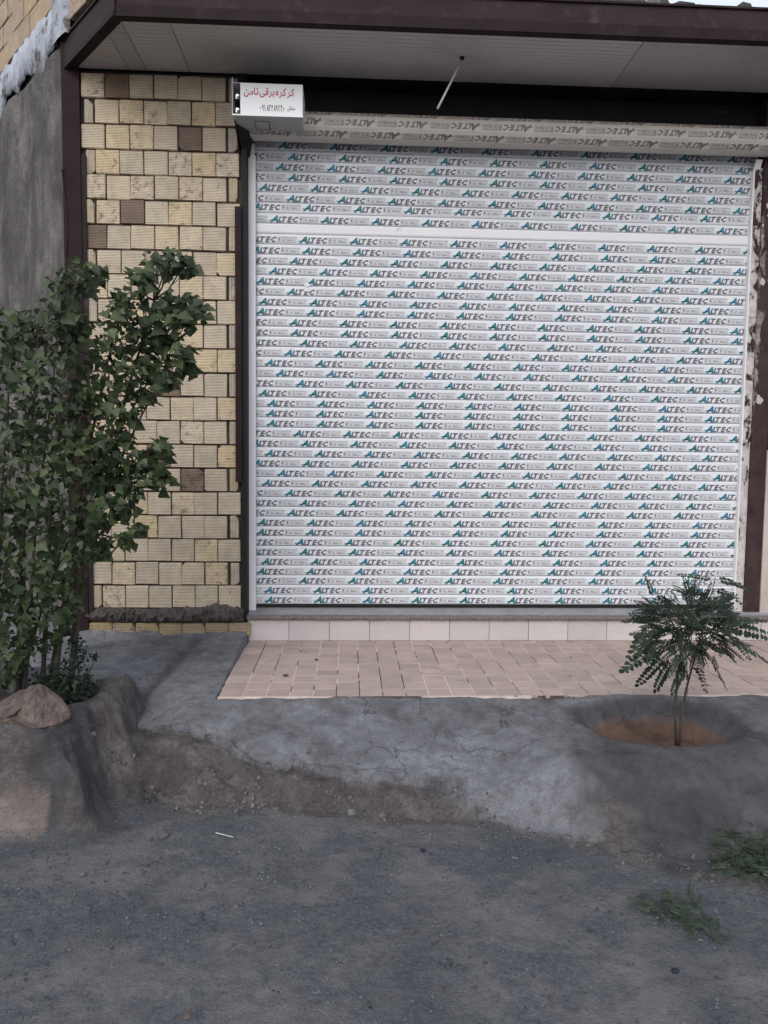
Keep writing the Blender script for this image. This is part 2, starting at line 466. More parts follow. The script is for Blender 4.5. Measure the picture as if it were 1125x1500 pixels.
def ground_mat():
    m, t, b = nodes('ground_surface', 0.95, 0.12)
    v = coord(t, 'Object')
    def A(n):
        a = t.nodes.new('ShaderNodeAttribute'); a.attribute_name = n
        return a.outputs['Fac']
    fine = noise(t, v, 170, 3, 0.7)
    grain = noise(t, v, 55, 4, 0.75)
    mid = noise(t, v, 7, 7, 0.7, 0.5)
    big = noise(t, v, 1.7, 7, 0.62, 0.4)
    # road: blue grey grit with pale tan dust patches
    road = ramp(t, mathn(t, 'ADD', mathn(t, 'MULTIPLY', grain, 0.55), mathn(t, 'MULTIPLY', fine, 0.45)), [(0.36, (0.066, 0.070, 0.078)), (0.62, (0.162, 0.168, 0.182))])
    vx = coord(t, 'Object', (0.8, 1.15, 1))
    dust = mathn(t, 'MULTIPLY', noise(t, vx, 2.6, 8, 0.66, 0.7), mathn(t, 'ADD', mid, 0.5))
    road = mixc(t, ramp(t, dust, [(0.44, gray(0)), (0.60, gray(0.85))]), road, (0.190, 0.184, 0.184, 1))
    road = mixc(t, ramp(t, big, [(0.35, gray(0.45)), (0.52, gray(0.0))]), road, (0.062, 0.069, 0.084, 1))
    # cement screed
    cem = ramp(t, noise(t, v, 3.4, 8, 0.68, 0.5), [(0.33, (0.090, 0.090, 0.097)), (0.46, (0.170, 0.173, 0.187)), (0.64, (0.265, 0.270, 0.292))])
    cem = mixc(t, ramp(t, noise(t, v, 16, 8, 0.75), [(0.46, gray(0)), (0.68, gray(0.75))]), cem, (0.085, 0.082, 0.086, 1))
    cem = mixc(t, ramp(t, fine, [(0.40, gray(0.55)), (0.55, gray(0))]), cem, (0.10, 0.10, 0.105, 1))
    clay = ramp(t, mid, [(0.3, (0.082, 0.074, 0.074)), (0.5, (0.145, 0.131, 0.129)), (0.68, (0.235, 0.212, 0.206))])
    clay = mixc(t, ramp(t, grain, [(0.35, gray(0.5)), (0.6, gray(0))]), clay, (0.05, 0.045, 0.043, 1))
    damp_shade = ramp(t, mid, [(0.3, (0.052, 0.050, 0.053)), (0.7, (0.115, 0.112, 0.120))])  # dark cement tone, also used for shade painted into the ground colour
    soil = ramp(t, mid, [(0.3, (0.085, 0.058, 0.046)), (0.7, (0.20, 0.130, 0.098))])
    tan = ramp(t, mid, [(0.3, (0.20, 0.16, 0.14)), (0.7, (0.34, 0.285, 0.255))])
    def thr(a, lo=0.40, hi=0.60, amp=0.5):
        s = mathn(t, 'ADD', a, mathn(t, 'MULTIPLY', mathn(t, 'SUBTRACT', noise(t, v, 12, 6, 0.7), 0.5), amp))
        return ramp(t, s, [(lo, gray(0)), (hi, gray(1))])
    c = mixc(t, thr(A('clay'), 0.3, 0.7), road, clay)
    c = mixc(t, thr(A('cement'), 0.42, 0.58), c, cem)
    c = mixc(t, thr(A('damp_shade'), 0.25, 0.8, 0.7), c, damp_shade)
    c = mixc(t, thr(A('soil'), 0.4, 0.7), c, soil)
    c = mixc(t, mathn(t, 'MULTIPLY', thr(A('tan'), 0.20, 0.95, 1.4), 0.7), c, tan)
    t.links.new(c, b.inputs['Base Color'])
    rough_h = mathn(t, 'SUBTRACT', 1.0, mathn(t, 'MULTIPLY', mathn(t, 'SUBTRACT', A('cement'), A('soil'), True), 0.50))
    # hairline cracks in the cement
    vo = t.nodes.new('ShaderNodeTexVoronoi'); vo.feature = 'DISTANCE_TO_EDGE'; vo.inputs['Scale'].default_value = 2.1
    dv = t.nodes.new('ShaderNodeVectorMath'); dv.operation = 'ADD'
    nc = t.nodes.new('ShaderNodeTexNoise'); nc.inputs['Scale'].default_value = 5.0; nc.inputs['Detail'].default_value = 6
    t.links.new(v, nc.inputs['Vector'])
    sc_n = t.nodes.new('ShaderNodeVectorMath'); sc_n.operation = 'SCALE'; sc_n.inputs['Scale'].default_value = 0.35
    t.links.new(nc.outputs['Color'], sc_n.inputs[0]); t.links.new(v, dv.inputs[0]); t.links.new(sc_n.outputs[0], dv.inputs[1])
    t.links.new(dv.outputs[0], vo.inputs['Vector'])
    crk = ramp(t, vo.outputs['Distance'], [(0.0, gray(1)), (0.011, gray(0))])
    crk = mathn(t, 'MULTIPLY', crk, mathn(t, 'MULTIPLY', ramp(t, big, [(0.48, gray(0)), (0.56, gray(1))]), A('cement')))
    c = mixc(t, mathn(t, 'MULTIPLY', crk, 0.75), c, (0.04, 0.038, 0.04, 1))
    t.links.new(c, b.inputs['Base Color'])
    h = mathn(t, 'MULTIPLY', mathn(t, 'ADD', grain, mathn(t, 'ADD', mathn(t, 'MULTIPLY', fine, 0.5), mathn(t, 'MULTIPLY', mid, 1.2))), rough_h)
    bump(t, b, h, 1.0, 0.018)
    return m


M['film'] = film_mat(); M['teal'] = teal_mat(); M['render'] = render_mat(); M['column'] = column_mat(); M['strip'] = strip_mat()
M['ground'] = ground_mat()
M['poplar'] = leaf_mat('poplar_leaf', (0.020, 0.037, 0.014), (0.076, 0.104, 0.040), (0.085, 0.110, 0.072))
M['locust'] = leaf_mat('locust_leaf', (0.012, 0.026, 0.016), (0.026, 0.048, 0.027), (0.036, 0.058, 0.038))
M['weed'] = leaf_mat('weed_leaf', (0.030, 0.058, 0.032), (0.060, 0.095, 0.055), (0.07, 0.10, 0.065))

FLOOR = 0.31      # top of the tiled floor

# ------------------------------------------------------------------ the ground
BC = (1.50, -1.47, 0.40, 0.275)          # planting basin in the cement: centre and half axes


def interp(x, xs, ys): return np.interp(x, xs, ys)


def terrain(x, y):
    """height and surface masks of the ground"""
    x = np.asarray(x, float); y = np.asarray(y, float)
    wob = fbm(x, y, 0.30, 5, 4)
    road = 0.014 * fbm(x, y, 0.9, 1, 3) + 0.010 * fbm(x, y, 0.16, 2, 4) - 0.004
    road = road + 0.02 * sst(-4.0, -1.9, y) * (1 + 0.6 * vnoise(x, y, 0.4, 8))
    # apron in front of the tiles
    yf = interp(x, [-1.3, -0.9, -0.76, -0.32, 0.15, 0.42, 0.81, 1.3, 1.7, 3.0, 4.5], [-1.60, -1.66, -1.74, -1.78, -1.92, -1.90, -2.06, -2.30, -2.38, -2.42, -2.45]) + 0.09 * wob
    yc = interp(x, [-1.3, -1.05, -0.9, -0.66, -0.5, -0.33, 0.16, 0.38, 0.60, 1.1, 3.0], [-1.20, -1.27, -1.38, -1.50, -1.60, -1.63, -1.745, -1.78, -1.80, -1.74, -1.74]) + 0.085 * fbm(x, y * 0.3, 0.22, 9, 4)
    s = interp(x, [-1.3, -0.4, 0.7, 1.0, 2.2, 3.0], [0.22, 0.30, 0.26, 0.07, 0.07, 0.1])
    zt = interp(x, [-1.2, -0.66, 3], [0.29, 0.302, 0.302])
    top = zt - s * np.clip(-1.17 - y, 0, 9) + 0.012 * wob
    zc = zt - s * (-1.17 - yc)
    edge = sst(-1.15, -0.95, x) * (1 - sst(0.42, 0.62, x))         # where the crust has broken away
    t = np.clip((y - yf) / (yc - yf), 0, 1)
    low = (zc - 0.045 * edge) * np.where(x > 0.55, sst(0, 1, t), t ** 0.8)
    low = low + 0.055 * edge * np.abs(fbm(x, y, 0.14, 21, 4)) * np.sin(PI * np.clip(t, 0, 1)) * 2 + 0.02 * wob * (t > 0)
    apron = np.where(y > yc, top, low)
    ck = y - yc - 0.05 - 0.10 * fbm(x, y * 0.2, 0.18, 23, 5)
    apron = apron - 0.022 * np.exp(-(ck / 0.011) ** 2) * sst(-1.0, -0.8, x) * (1 - sst(0.35, 0.6, x)) * (vnoise(x, y, 0.3, 24) > -0.2)
    # left of the tiles: smooth ramp, then a hollow beside the planter
    rampz = 0.365 + 0.055 * np.clip(y, -1.6, 0.1)
    band = interp(y, [-1.5, -1.2, -0.1, 0.3], [-1.04, -1.03, -0.93, -0.90]) + 0.03 * vnoise(x, y, 0.2, 31)
    leftz = 0.36 + 0.085 * np.clip(y, -1.3, 0.1) + 0.010 * wob
    rl = sst(-0.07, 0.02, x - band)
    side = leftz * (1 - rl) + rampz * rl - 0.02 * np.exp(-((x - band + 0.05) / 0.05) ** 2)
    behind = np.where(x > -0.665, 0.262, side)
    k = sst(-1.30, -1.10, y)
    z = np.where(y > -1.17, behind, apron)
    z = np.where((x <= -0.665) & (y > -1.35), side * k + apron * (1 - k), z)
    # hollow between the mound and the planter
    hol = np.exp(-(((x + 1.02) / 0.15) ** 2 + ((y + 1.20) / 0.16) ** 2))
    z = z - 0.07 * hol
    z = z + 0.030 * np.exp(-((y - 0.0) / 0.035) ** 2) * np.clip(0.6 + 1.6 * fbm(x, y, 0.12, 55, 4), 0, 2) * (x < -0.67) * (x > -1.9)
    z = np.maximum(z, road)
    # leaning slab of dried clay
    u = (x + 1.03) * 0.85 + (y + 1.58) * 0.53; vv = -(x + 1.03) * 0.53 + (y + 1.58) * 0.85
    rid = np.exp(-((u / 0.085) ** 4)) * np.exp(-((vv / 0.23) ** 4))
    zr = 0.20 + 0.22 * (y + 1.58) + 0.02 * wob
    ridm = rid * (zr > z)
    z = z * (1 - rid) + np.maximum(z, zr) * rid
    pit = np.exp(-(((x + 0.90) / 0.10) ** 2 + ((y + 1.66) / 0.09) ** 2))
    z = z - 0.10 * pit * (z > 0.05)
    # planter of rough cement and earth
    dx = np.maximum(x + 1.17, -2.5 - x); dyf = -1.86 - y; dyb = y + 1.00
    lean = 0.10 * np.clip(-1.5 - y, 0, 0.5)
    d = np.maximum(np.maximum(dx + lean, 0), np.maximum(np.maximum(dyf * 2.3, dyb), 0)) + 0.06 * fbm(x, y, 0.22, 40, 5, 0.6)
    ph = 0.405 + 0.05 * fbm(x, y, 0.35, 41, 3) - 0.03 * sst(-1.5, -1.1, x)
    wid = interp(x, [-1.6, -1.2, -1.1], [0.20, 0.20, 0.26])
    pz = ph * (1 - sst(0.0, 1.0, d / wid) ) + road * sst(0, 1, d / wid)
    lump = np.exp(-(((x + 1.12) / 0.13) ** 2 + ((y + 1.22) / 0.20) ** 2))
    pz = pz + 0.035 * lump + 0.05 * np.abs(fbm(x, y, 0.16, 46, 4)) * sst(0.0, 0.05, d) * (1 - sst(0.12, 0.26, d))
    e2 = np.sqrt(((x + 1.65) / 0.42) ** 2 + ((y + 1.36) / 0.30) ** 2)
    pz = pz - 0.13 * (1 - sst(0.75, 1.05, e2 + 0.2 * fbm(x, y, 0.2, 44, 3)))
    planter = (pz > z + 0.001) & (d < 0.27)
    z = np.maximum(z, pz)
    # basin
    e = np.sqrt(((x - BC[0]) / BC[2]) ** 2 + ((y - BC[1]) / BC[3]) ** 2) + 0.16 * fbm(x, y, 0.26, 50, 4)
    z = z - 0.125 * (1 - sst(0.62, 1.02, e)) + 0.014 * np.exp(-((e - 1.15) / 0.14) ** 2)
    # roughness
    cement = ((y > yc) & (x > -2.6)).astype(float)
    wr = sst(0.05, 0.75, x + 0.5 * fbm(x, y, 0.35, 67, 3))
    fade = sst(-2.32, -1.72, y + 0.30 * fbm(x, y, 0.28, 66, 5, 0.65) + 0.16 * np.exp(-(((x - 0.62) / 0.26) ** 2 + ((y + 1.78) / 0.12) ** 2)))
    cement = np.where(y < -1.25, cement * (1 - wr) + fade * wr, cement)
    cement = np.where(planter, 0.25, cement)
    cement = cement * (1 - ridm)
    cement = np.where(y > -1.1, 1.0, cement) * (x > -4)
    rg = 1 - 2 * np.abs(fbm(x, y, 0.13, 62, 4))
    z = z + (0.016 * fbm(x, y, 0.055, 60, 4, 0.6) + 0.016 * (rg - 0.6) * (y > yf) * (z > 0.03)) * (1 - 0.75 * cement) * np.where(y > yf, 1, 0.5) + 0.006 * fbm(x, y, 0.25, 61, 3)
    xw = x + 0.16 * fbm(x, y, 0.22, 81, 4); yw = y + 0.14 * fbm(x, y, 0.22, 82, 4)
    clay = np.where((y > yf - 0.05) & (y <= yc), 1.0, 0.0) * (1 - 0.3 * sst(0.6, 1.0, x))
    clay = np.maximum(clay, np.where(planter | (ridm > 0.3), 0.9, 0.0))
    halo = (1 - sst(0.02, 0.35, np.abs(y - yf))) * 0.35
    clay = np.maximum(clay, halo * (y < yf))
    xq = x + 0.5 * fbm(x, y, 0.45, 85, 5, 0.6); yq = y + 0.25 * fbm(x, y, 0.35, 86, 4)
    damp_shade = sst(0.80, 1.25, xq) * (1 - sst(-1.64, -1.46, yq)) * sst(-2.45, -2.25, y) * 0.95 * (1 - 0.5 * sst(2.1, 2.4, x))
    damp_shade = np.maximum(damp_shade, np.exp(-((e - 0.92) / 0.22) ** 2) * 0.85)  # shade on the basin's inner wall, painted as a dark ring
    damp_shade = np.maximum(damp_shade, 0.75 * sst(-1.42, -1.2, xw) * (1 - sst(-1.0, -0.85, xw)) * (1 - sst(-1.45, -1.30, yw)) * sst(-2.05, -1.90, yw) * (ridm < 0.3))  # shaded right slope of the planter, darkened in the colour
    damp_shade = np.maximum(damp_shade, 0.8 * np.exp(-(((x + 0.95) / 0.22) ** 2 + ((y + 1.75) / 0.14) ** 2)))  # darker tone around the hollow right of the planter
    damp_shade = np.maximum(damp_shade, 0.6 * np.exp(-((x - band + 0.06) / 0.05) ** 2) * (y < -0.0) * (y > -1.3))  # shade of the gully beside the ramp, painted along its line
    pale = np.exp(-(((x - 0.62) / 0.24) ** 2 + ((y + 1.72) / 0.13) ** 2))
    damp_shade = damp_shade - 1.2 * pale
    tan = 1.0 * (1 - sst(-1.22, -1.19, x - 0.08 * (z - 0.2) + 0.15 * (xw - x))) * (y < -1.75) * (1 - sst(0.12, 0.24, z + 0.8 * (yw - y))) * sst(-2.06, -1.98, y) + 0.55 * ridm
    z = z + 0.016 * fbm(x, y, 0.08, 57, 4) * (e < 0.9)
    soil = 1 - sst(0.62, 0.98, e)
    return z, dict(cement=cement, clay=clay, damp_shade=damp_shade, soil=soil, tan=tan), planter, yf


def axis(lo, hi, step, far):
    core = list(np.arange(lo, hi + 1e-6, step))
    out_, s_ = [], step
    v = hi
    while v < far:
        s_ *= 1.25; v += s_; out_.append(v)
    neg, s_, v = [], step, lo
    while v > -far:
        s_ *= 1.25; v -= s_; neg.append(v)
    return np.array(neg[::-1] + core + out_)


gx = axis(-2.4, 2.9, 0.0095, 400)
gy = axis(-3.0, 0.12, 0.0095, 400)
GX, GY = np.meshgrid(gx, gy)
GZ, masks, PL, YF = terrain(GX, GY)
far = np.maximum(np.abs(GX), np.abs(GY)) > 9
GZ = np.where(far, -0.01, GZ)
nx, ny = len(gx), len(gy)
ii, jj = np.meshgrid(np.arange(nx - 1), np.arange(ny - 1))
quads = np.stack([jj * nx + ii, jj * nx + ii + 1, (jj + 1) * nx + ii + 1, (jj + 1) * nx + ii], -1).reshape(-1, 4)
fc = lambda A: A[:-1, :-1].reshape(-1)
isroad = (fc(GY) < fc(YF)) & ~fc(PL)
isplant = fc(PL)
isapron = ~isroad & ~isplant
allv = np.stack([GX, GY, GZ], -1).reshape(-1, 3)


def grid_part(name, sel):
    q = quads[sel]
    used, inv = np.unique(q.reshape(-1), return_inverse=True)
    q = inv.reshape(-1, 4)
    me = bpy.data.meshes.new(name)
    me.vertices.add(len(used)); me.vertices.foreach_set('co', allv[used].reshape(-1))
    me.loops.add(q.size); me.loops.foreach_set('vertex_index', q.reshape(-1).astype(np.int32))
    me.polygons.add(len(q)); me.polygons.foreach_set('loop_start', np.arange(0, q.size, 4, dtype=np.int32))
    me.update(calc_edges=True)
    me.polygons.foreach_set('use_smooth', [True] * len(q))
    for k, a in masks.items():
        at = me.attributes.new(k, 'FLOAT', 'POINT')
        at.data.foreach_set('value', a.reshape(-1)[used].astype(np.float32))
    me.materials.append(M['ground'])
    return link(bpy.data.objects.new(name, me))


tag(grid_part('road', isroad), kind='structure')
tag(grid_part('pavement', isapron), kind='structure')
tag(grid_part('tree_planter', isplant), 'lumpy earth and cement planter ring around the poplar', 'planter')


def ground_z(x, y):
    return float(terrain(np.array([x]), np.array([y]))[0][0])


# ------------------------------------------------------------------ tiled floor
floor = MB().box(-0.66, 3.9, -1.17, -0.001, 0.18, FLOOR - 0.0014).build('tiled_floor', M['grout'])
tag(floor, kind='structure')
TP = 0.1205


def tile_mesh(sx, sy, h=0.006):
    mb = MB()
    a = 0.002
    vs = [(-sx, -sy, -h), (sx, -sy, -h), (sx, sy, -h), (-sx, sy, -h), (-sx + a, -sy + a, 0), (sx - a, -sy + a, 0), (sx - a, sy - a, 0), (-sx + a, sy - a, 0)]
    mb.add(vs, [(4, 5, 6, 7), (0, 1, 5, 4), (1, 2, 6, 5), (2, 3, 7, 6), (3, 0, 4, 7)])
    return mb.mesh('tile', M['tile'])


rows = [-1.168, -1.048, -0.925, -0.808, -0.688, -0.567, -0.447, -0.325, -0.195, -0.080, -0.003]
xj = [-0.658 + TP * i for i in range(31)]
tm = {}
for r in range(len(rows) - 1):
    for i in range(30):
        wy = rows[r + 1] - rows[r]
        g = random.choice((0.0012, 0.0015, 0.0019)) if r not in (2, 7) else 0.0025
        key = (round(wy, 3), g)
        if key not in tm: tm[key] = tile_mesh(TP / 2 - g * 0.7, wy / 2 - g * 0.8)
        o = bpy.data.objects.new('tile', tm[key])
        o.location = (xj[i] + TP / 2, (rows[r] + rows[r + 1]) / 2, FLOOR + random.uniform(-0.0003, 0.0004))
        o.rotation_euler = (random.uniform(-1, 1) * 0.006, random.uniform(-1, 1) * 0.006, random.uniform(-1, 1) * 0.004)
        link(o, floor)

# ------------------------------------------------------------------ the step
step = empty('door_step', (1.0, 0, FLOOR), 'low step of white tiles under a grey stone slab below the shutter', 'step')
def at_parent(o, p):
    o.parent = p
    o.matrix_parent_inverse = Matrix.Translation(-Vector(p.location))
    return o


class Thing:
    """parent for parts that are modelled in world coordinates"""
    def __init__(s, e): s.e = e
    def __call__(s, o): return at_parent(o, s.e)


T = Thing(step)
T(MB().box(-0.655, 3.9, 0.013, 0.30, 0.20, 0.44).build('step_core', M['grout']))
rt = MB().box(-0.1335, 0.1335, 0.0, 0.012, -0.071, 0.071).build('tile', M['riser'], bevel=0.0015)
rt.location = (-0.663 + 0.136, 0, 0.3805); T(rt)
for i in range(1, 14):
    o = rt.copy(); link(o); T(o)
    o.location = (-0.663 + 0.136 + i * 0.27, random.uniform(-0.001, 0.001), 0.3805)
# slab: sloping top plus rough nosing
sb = MB()
prof = [(-0.012, 0.4525), (-0.012, 0.478), (0.16, 0.519), (0.30, 0.52), (0.30, 0.4525)]
sb.prism([(-0.665, y_, z_) for y_, z_ in prof], (4.5, 0, 0))
T(sb.build('slab', M['granite']))
nb = MB()
nn = 420
for i in range(nn):
    pass
xs = np.linspace(-0.668, 3.84, 900)
prof = [(-0.010, 0.4515), (-0.020, 0.453), (-0.027, 0.461), (-0.024, 0.473), (-0.014, 0.4795), (0.0, 0.4825), (0.012, 0.4835)]
vs, fs = [], []
for i, xx in enumerate(xs):
    for k, (py_, pz_) in enumerate(prof):
        j = 0.0035 * (random.random() - 0.5) * 2 if 0 < k < 6 else 0
        vs.append((xx, py_ + j, pz_ + j * 0.8))
L = len(prof)
for i in range(len(xs) - 1):
    for k in range(L - 1):
        fs.append((i * L + k, i * L + k + 1, (i + 1) * L + k + 1, (i + 1) * L + k))
nb.add(vs, fs)
T(nb.build('nosing', M['granite_nose']))

# ------------------------------------------------------------------ the shop building
shop = empty('shop_building', (0, 0, 0), 'low shop building of cream ribbed blocks with brown steel columns and a canopy', 'building')
SZ = 3.948     # soffit height

# masonry behind the blocks
wall = MB().box(-1.80, -0.70, 0.022, 0.20, 0.0, 3.945).build('front_wall', M['mortar'], shop)
RP = 0.1545


def block_mesh(wd, ht, dp, mat, seed, chip=0.5):
    """a ribbed hollow block: bevelled box with a few knocked corners"""
    r = random.Random(seed)
    bm = bmesh.new()
    bmesh.ops.create_cube(bm, size=1)
    for v in bm.verts: v.co = Vector((v.co.x * wd, v.co.y * dp, v.co.z * ht))
    bmesh.ops.bevel(bm, geom=list(bm.edges), offset=0.0035, segments=1, affect='EDGES')
    for v in bm.verts:
        v.co += Vector((r.uniform(-1, 1) * 0.0015, r.uniform(-1, 1) * 0.001, r.uniform(-1, 1) * 0.0015))
    if r.random() < chip:
        sx, sz = r.choice((-1, 1)), r.choice((-1, 1))
        n = Vector((sx, -0.5 * r.random(), sz * r.uniform(0.5, 1.6))).normalized()
        co = Vector((sx * wd / 2, 0, sz * ht / 2)) - n * r.uniform(0.004, 0.016)
        res = bmesh.ops.bisect_plane(bm, geom=list(bm.verts) + list(bm.edges) + list(bm.faces), plane_co=co, plane_no=n, clear_outer=True)
        ed = [e for e in res['geom_cut'] if isinstance(e, bmesh.types.BMEdge)]
        if ed: bmesh.ops.contextual_create(bm, geom=ed)
    me = bpy.data.meshes.new('brick')
    bm.to_mesh(me); bm.free()
    me.materials.append(mat)
    return me


full = [block_mesh(0.1450, 0.1445, 0.09, M['brick'], 100 + k, 0.45) for k in range(14)]
full_d = [block_mesh(0.1450, 0.1445, 0.09, M['brick_dark'], 200 + k) for k in range(3)]
first = [block_mesh(0.144, 0.1445, 0.09, M['brick'], 300 + k) for k in range(3)]
rib = [block_mesh(0.056, 0.146, 0.09, M['brick_v'], 400 + k, 0.8) for k in range(4)]
darks = {(0, 1), (2, 4), (5, 2), (6, 0), (12, 3), (15, 3), (16, 4)}
for r in range(22):
    zc = 3.927 - RP * (r + 0.5)
    A = (r % 2 == 1)
    items = []
    if A:
        items.append((-1.652, rib))
        items += [(-1.617 + 0.1512 * (k + 0.5), full) for k in range(6)]
    else:
        items.append((-1.552 - 0.0756, first))
        items += [(-1.552 + 0.1512 * (k + 0.5), full) for k in range(5)]
        items.append((-0.752, rib))
    for k, (xc, kind) in enumerate(items):
        ms = kind
        if kind is full or kind is first:
            kk = k if not A else k
            if (r, kk) in darks: ms = full_d
        me = random.choice(ms)
        if ms is rib and A: xc += random.uniform(-0.006, 0.004)
        o = bpy.data.objects.new('brick', me)
        o.location = (xc + random.uniform(-1, 1) * 0.0028, 0.045 + random.uniform(-1, 1) * 0.005, zc + random.uniform(-1, 1) * 0.0026 - 0.0005 * math.sin(k))
        o.rotation_euler = (random.uniform(-1, 1) * 0.012, random.uniform(-1, 1) * 0.010, random.uniform(-1, 1) * 0.012)
        link(o, wall)
# half buried bottom course
M['brick_low'] = brick_mat('dirty_ribbed_brick', (0.40, 0.32, 0.22), (0.06, 0.05, 0.045))
half = [block_mesh(0.147, 0.088 , 0.09, M['brick_low'], 500 + k) for k in range(3)]
for k in range(7):
    o = bpy.data.objects.new('brick', random.choice(half))
    o.location = (-1.70 + 0.1512 * (k + 0.5), 0.026, 0.386 + random.uniform(-0.003, 0.003))
    link(o, wall)
# squeezed-out mortar ledge above it
lx = np.linspace(-1.72, -0.69, 260); lv = []; lf = []
lp = [(0.03, 0.54), (0.006, 0.531), (-0.012, 0.522), (-0.022, 0.508), (-0.034, 0.494), (-0.036, 0.478), (-0.032, 0.464), (-0.022, 0.452), (-0.006, 0.440), (0.03, 0.434)]
for i, xx in enumerate(lx):
    big_ = float(fbm(np.array([xx]), np.array([2.0]), 0.16, 71, 4)[0])
    hump = 0.035 * math.exp(-((xx + 0.84) / 0.09) ** 2)
    for k, (a_, b_) in enumerate(lp):
        n1 = float(fbm(np.array([xx]), np.array([k * 0.016]), 0.035, 77, 4, 0.65)[0])
        n2 = float(fbm(np.array([xx]), np.array([k * 0.016]), 0.035, 79, 4, 0.65)[0])
        f_ = math.sin(PI * k / 9)
        lv.append((xx, a_ + f_ * (n1 * 0.036 + big_ * 0.030 - hump * 0.4), b_ + n2 * 0.026 * (0.4 + f_) + (1 - k / 9) * (hump + big_ * 0.02)))
L = len(lp)
for i in range(len(lx) - 1):
    for k in range(L - 1): lf.append((i * L + k, i * L + k + 1, (i + 1) * L + k + 1, (i + 1) * L + k))
MB().add(lv, lf).build('mortar_ledge', M['ledge'], shop)

# side wall, running back to the left at 50 degrees, and on above the canopy
SA = math.radians(50)
sdir = Vector((-math.cos(SA), math.sin(SA), 0)); snrm = Vector((-math.sin(SA), -math.cos(SA), 0))
c0 = Vector((-1.802, 0.0, 0))


def sp(s, n, z): return c0 + sdir * s + snrm * n + Vector((0, 0, z))


def slab_along(mb, s0, s1, n0, n1, z0, z1, m=0):
    return mb.prism([sp(s0, n0, z0), sp(s1, n0, z0), sp(s1, n0, z1), sp(s0, n0, z1)], snrm * (n1 - n0), m)


swall = slab_along(MB(), 0.0, 6.0, -0.20, -0.03, -0.1, 6.2).build('side_wall', M['mortar'], shop)
# cement render as a rough skin
sv, sf = [], []
na, nz = 150, 170
SAx = np.linspace(0.0, 4.0, na); SZx = np.linspace(-0.05, 4.12, nz)
for iz, zz in enumerate(SZx):
    nn_ = fbm(SAx, np.full(na, zz * 0.6), 0.35, 90, 5) * 0.03
    for ia, ss in enumerate(SAx):
        sv.append(tuple(sp(ss, 0.0 + nn_[ia] - (0.02 if iz == nz - 1 else 0), zz)))
for iz in range(nz - 1):
    for ia in range(na - 1):
        a_ = iz * na + ia
        sf.append((a_, a_ + 1, a_ + na + 1, a_ + na))
MB().add(sv, sf).build('cement_render', M['render'], swall, smooth=True)
# white plaster band with a ragged lower edge
pv, pf = [], []
ns = 220
for i in range(ns):
    s_ = 0.02 + 2.6 * i / (ns - 1)
    r_ = float(fbm(np.array([s_]), np.array([0.0]), 0.22, 95, 5)[0])
    r2 = float(fbm(np.array([s_]), np.array([3.0]), 0.10, 96, 4)[0])
    zl = 4.10 + 0.13 * r_ + (0.03 if s_ < 0.3 else 0)
    zh = 4.355 + 0.05 * r2
    for z_, n_ in ((zl, 0.0), (zl + 0.006, 0.016), ((zl + zh) / 2, 0.017 + 0.01 * r2), (zh - 0.006, 0.016), (zh, 0.0)):
        pv.append(tuple(sp(s_, n_, z_)))
for i in range(ns - 1):
    for k in range(4): pf.append((i * 5 + k, i * 5 + k + 1, (i + 1) * 5 + k + 1, (i + 1) * 5 + k))
MB().add(pv, pf).build('plaster_band', M['plaster'], swall, smooth=True)
# vertical smear of plaster at the corner
pv, pf = [], []
ns = 90
for i in range(ns):
    z_ = 4.10 + 1.2 * i / (ns - 1)
    r_ = float(fbm(np.array([z_]), np.array([7.0]), 0.15, 98, 4)[0]); r2 = float(fbm(np.array([z_]), np.array([9.0]), 0.12, 99, 4)[0])
    a0, a1 = -0.13 + 0.05 * r_, 0.085 + 0.06 * r2
    for s_, n_ in ((a0, 0.0), (a0 + 0.01, 0.034), ((a0 + a1) / 2, 0.040), (a1 - 0.01, 0.034), (a1, 0.0)):
        pv.append(tuple(sp(s_, n_, z_)))
for i in range(ns - 1):
    for k in range(4): pf.append((i * 5 + k, i * 5 + k + 1, (i + 1) * 5 + k + 1, (i + 1) * 5 + k))
MB().add(pv, pf).build('plaster_smear', M['plaster'], swall, smooth=True)


def long_block(wd, ht, dp, mat, seed):
    return block_mesh(wd, ht, dp, mat, seed, 0.4)


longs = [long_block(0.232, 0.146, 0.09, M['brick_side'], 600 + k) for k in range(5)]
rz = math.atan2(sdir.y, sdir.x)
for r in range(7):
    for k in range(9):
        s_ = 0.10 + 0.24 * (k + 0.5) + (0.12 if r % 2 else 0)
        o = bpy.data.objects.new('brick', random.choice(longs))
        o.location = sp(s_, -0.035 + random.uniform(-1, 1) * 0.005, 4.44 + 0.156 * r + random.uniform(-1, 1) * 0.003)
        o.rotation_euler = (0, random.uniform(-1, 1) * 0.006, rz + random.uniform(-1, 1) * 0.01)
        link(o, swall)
# wall over the canopy edge, same line, in front of the corner
owall = slab_along(MB(), -0.66, -0.02, -0.20, -0.04, 4.14, 5.2).build('parapet_wall', M['mortar'], shop)
for r in range(6):
    for k in range(2):
        s_ = -0.14 - 0.24 * (k + 0.5) + (0.06 if r % 2 else 0)
        o = bpy.data.objects.new('brick', random.choice(longs))
        o.location = sp(s_, -0.035 + random.uniform(-1, 1) * 0.004, 4.245 + 0.156 * r)
        o.rotation_euler = (0, random.uniform(-1, 1) * 0.006, rz + random.uniform(-1, 1) * 0.01)
        link(o, owall)

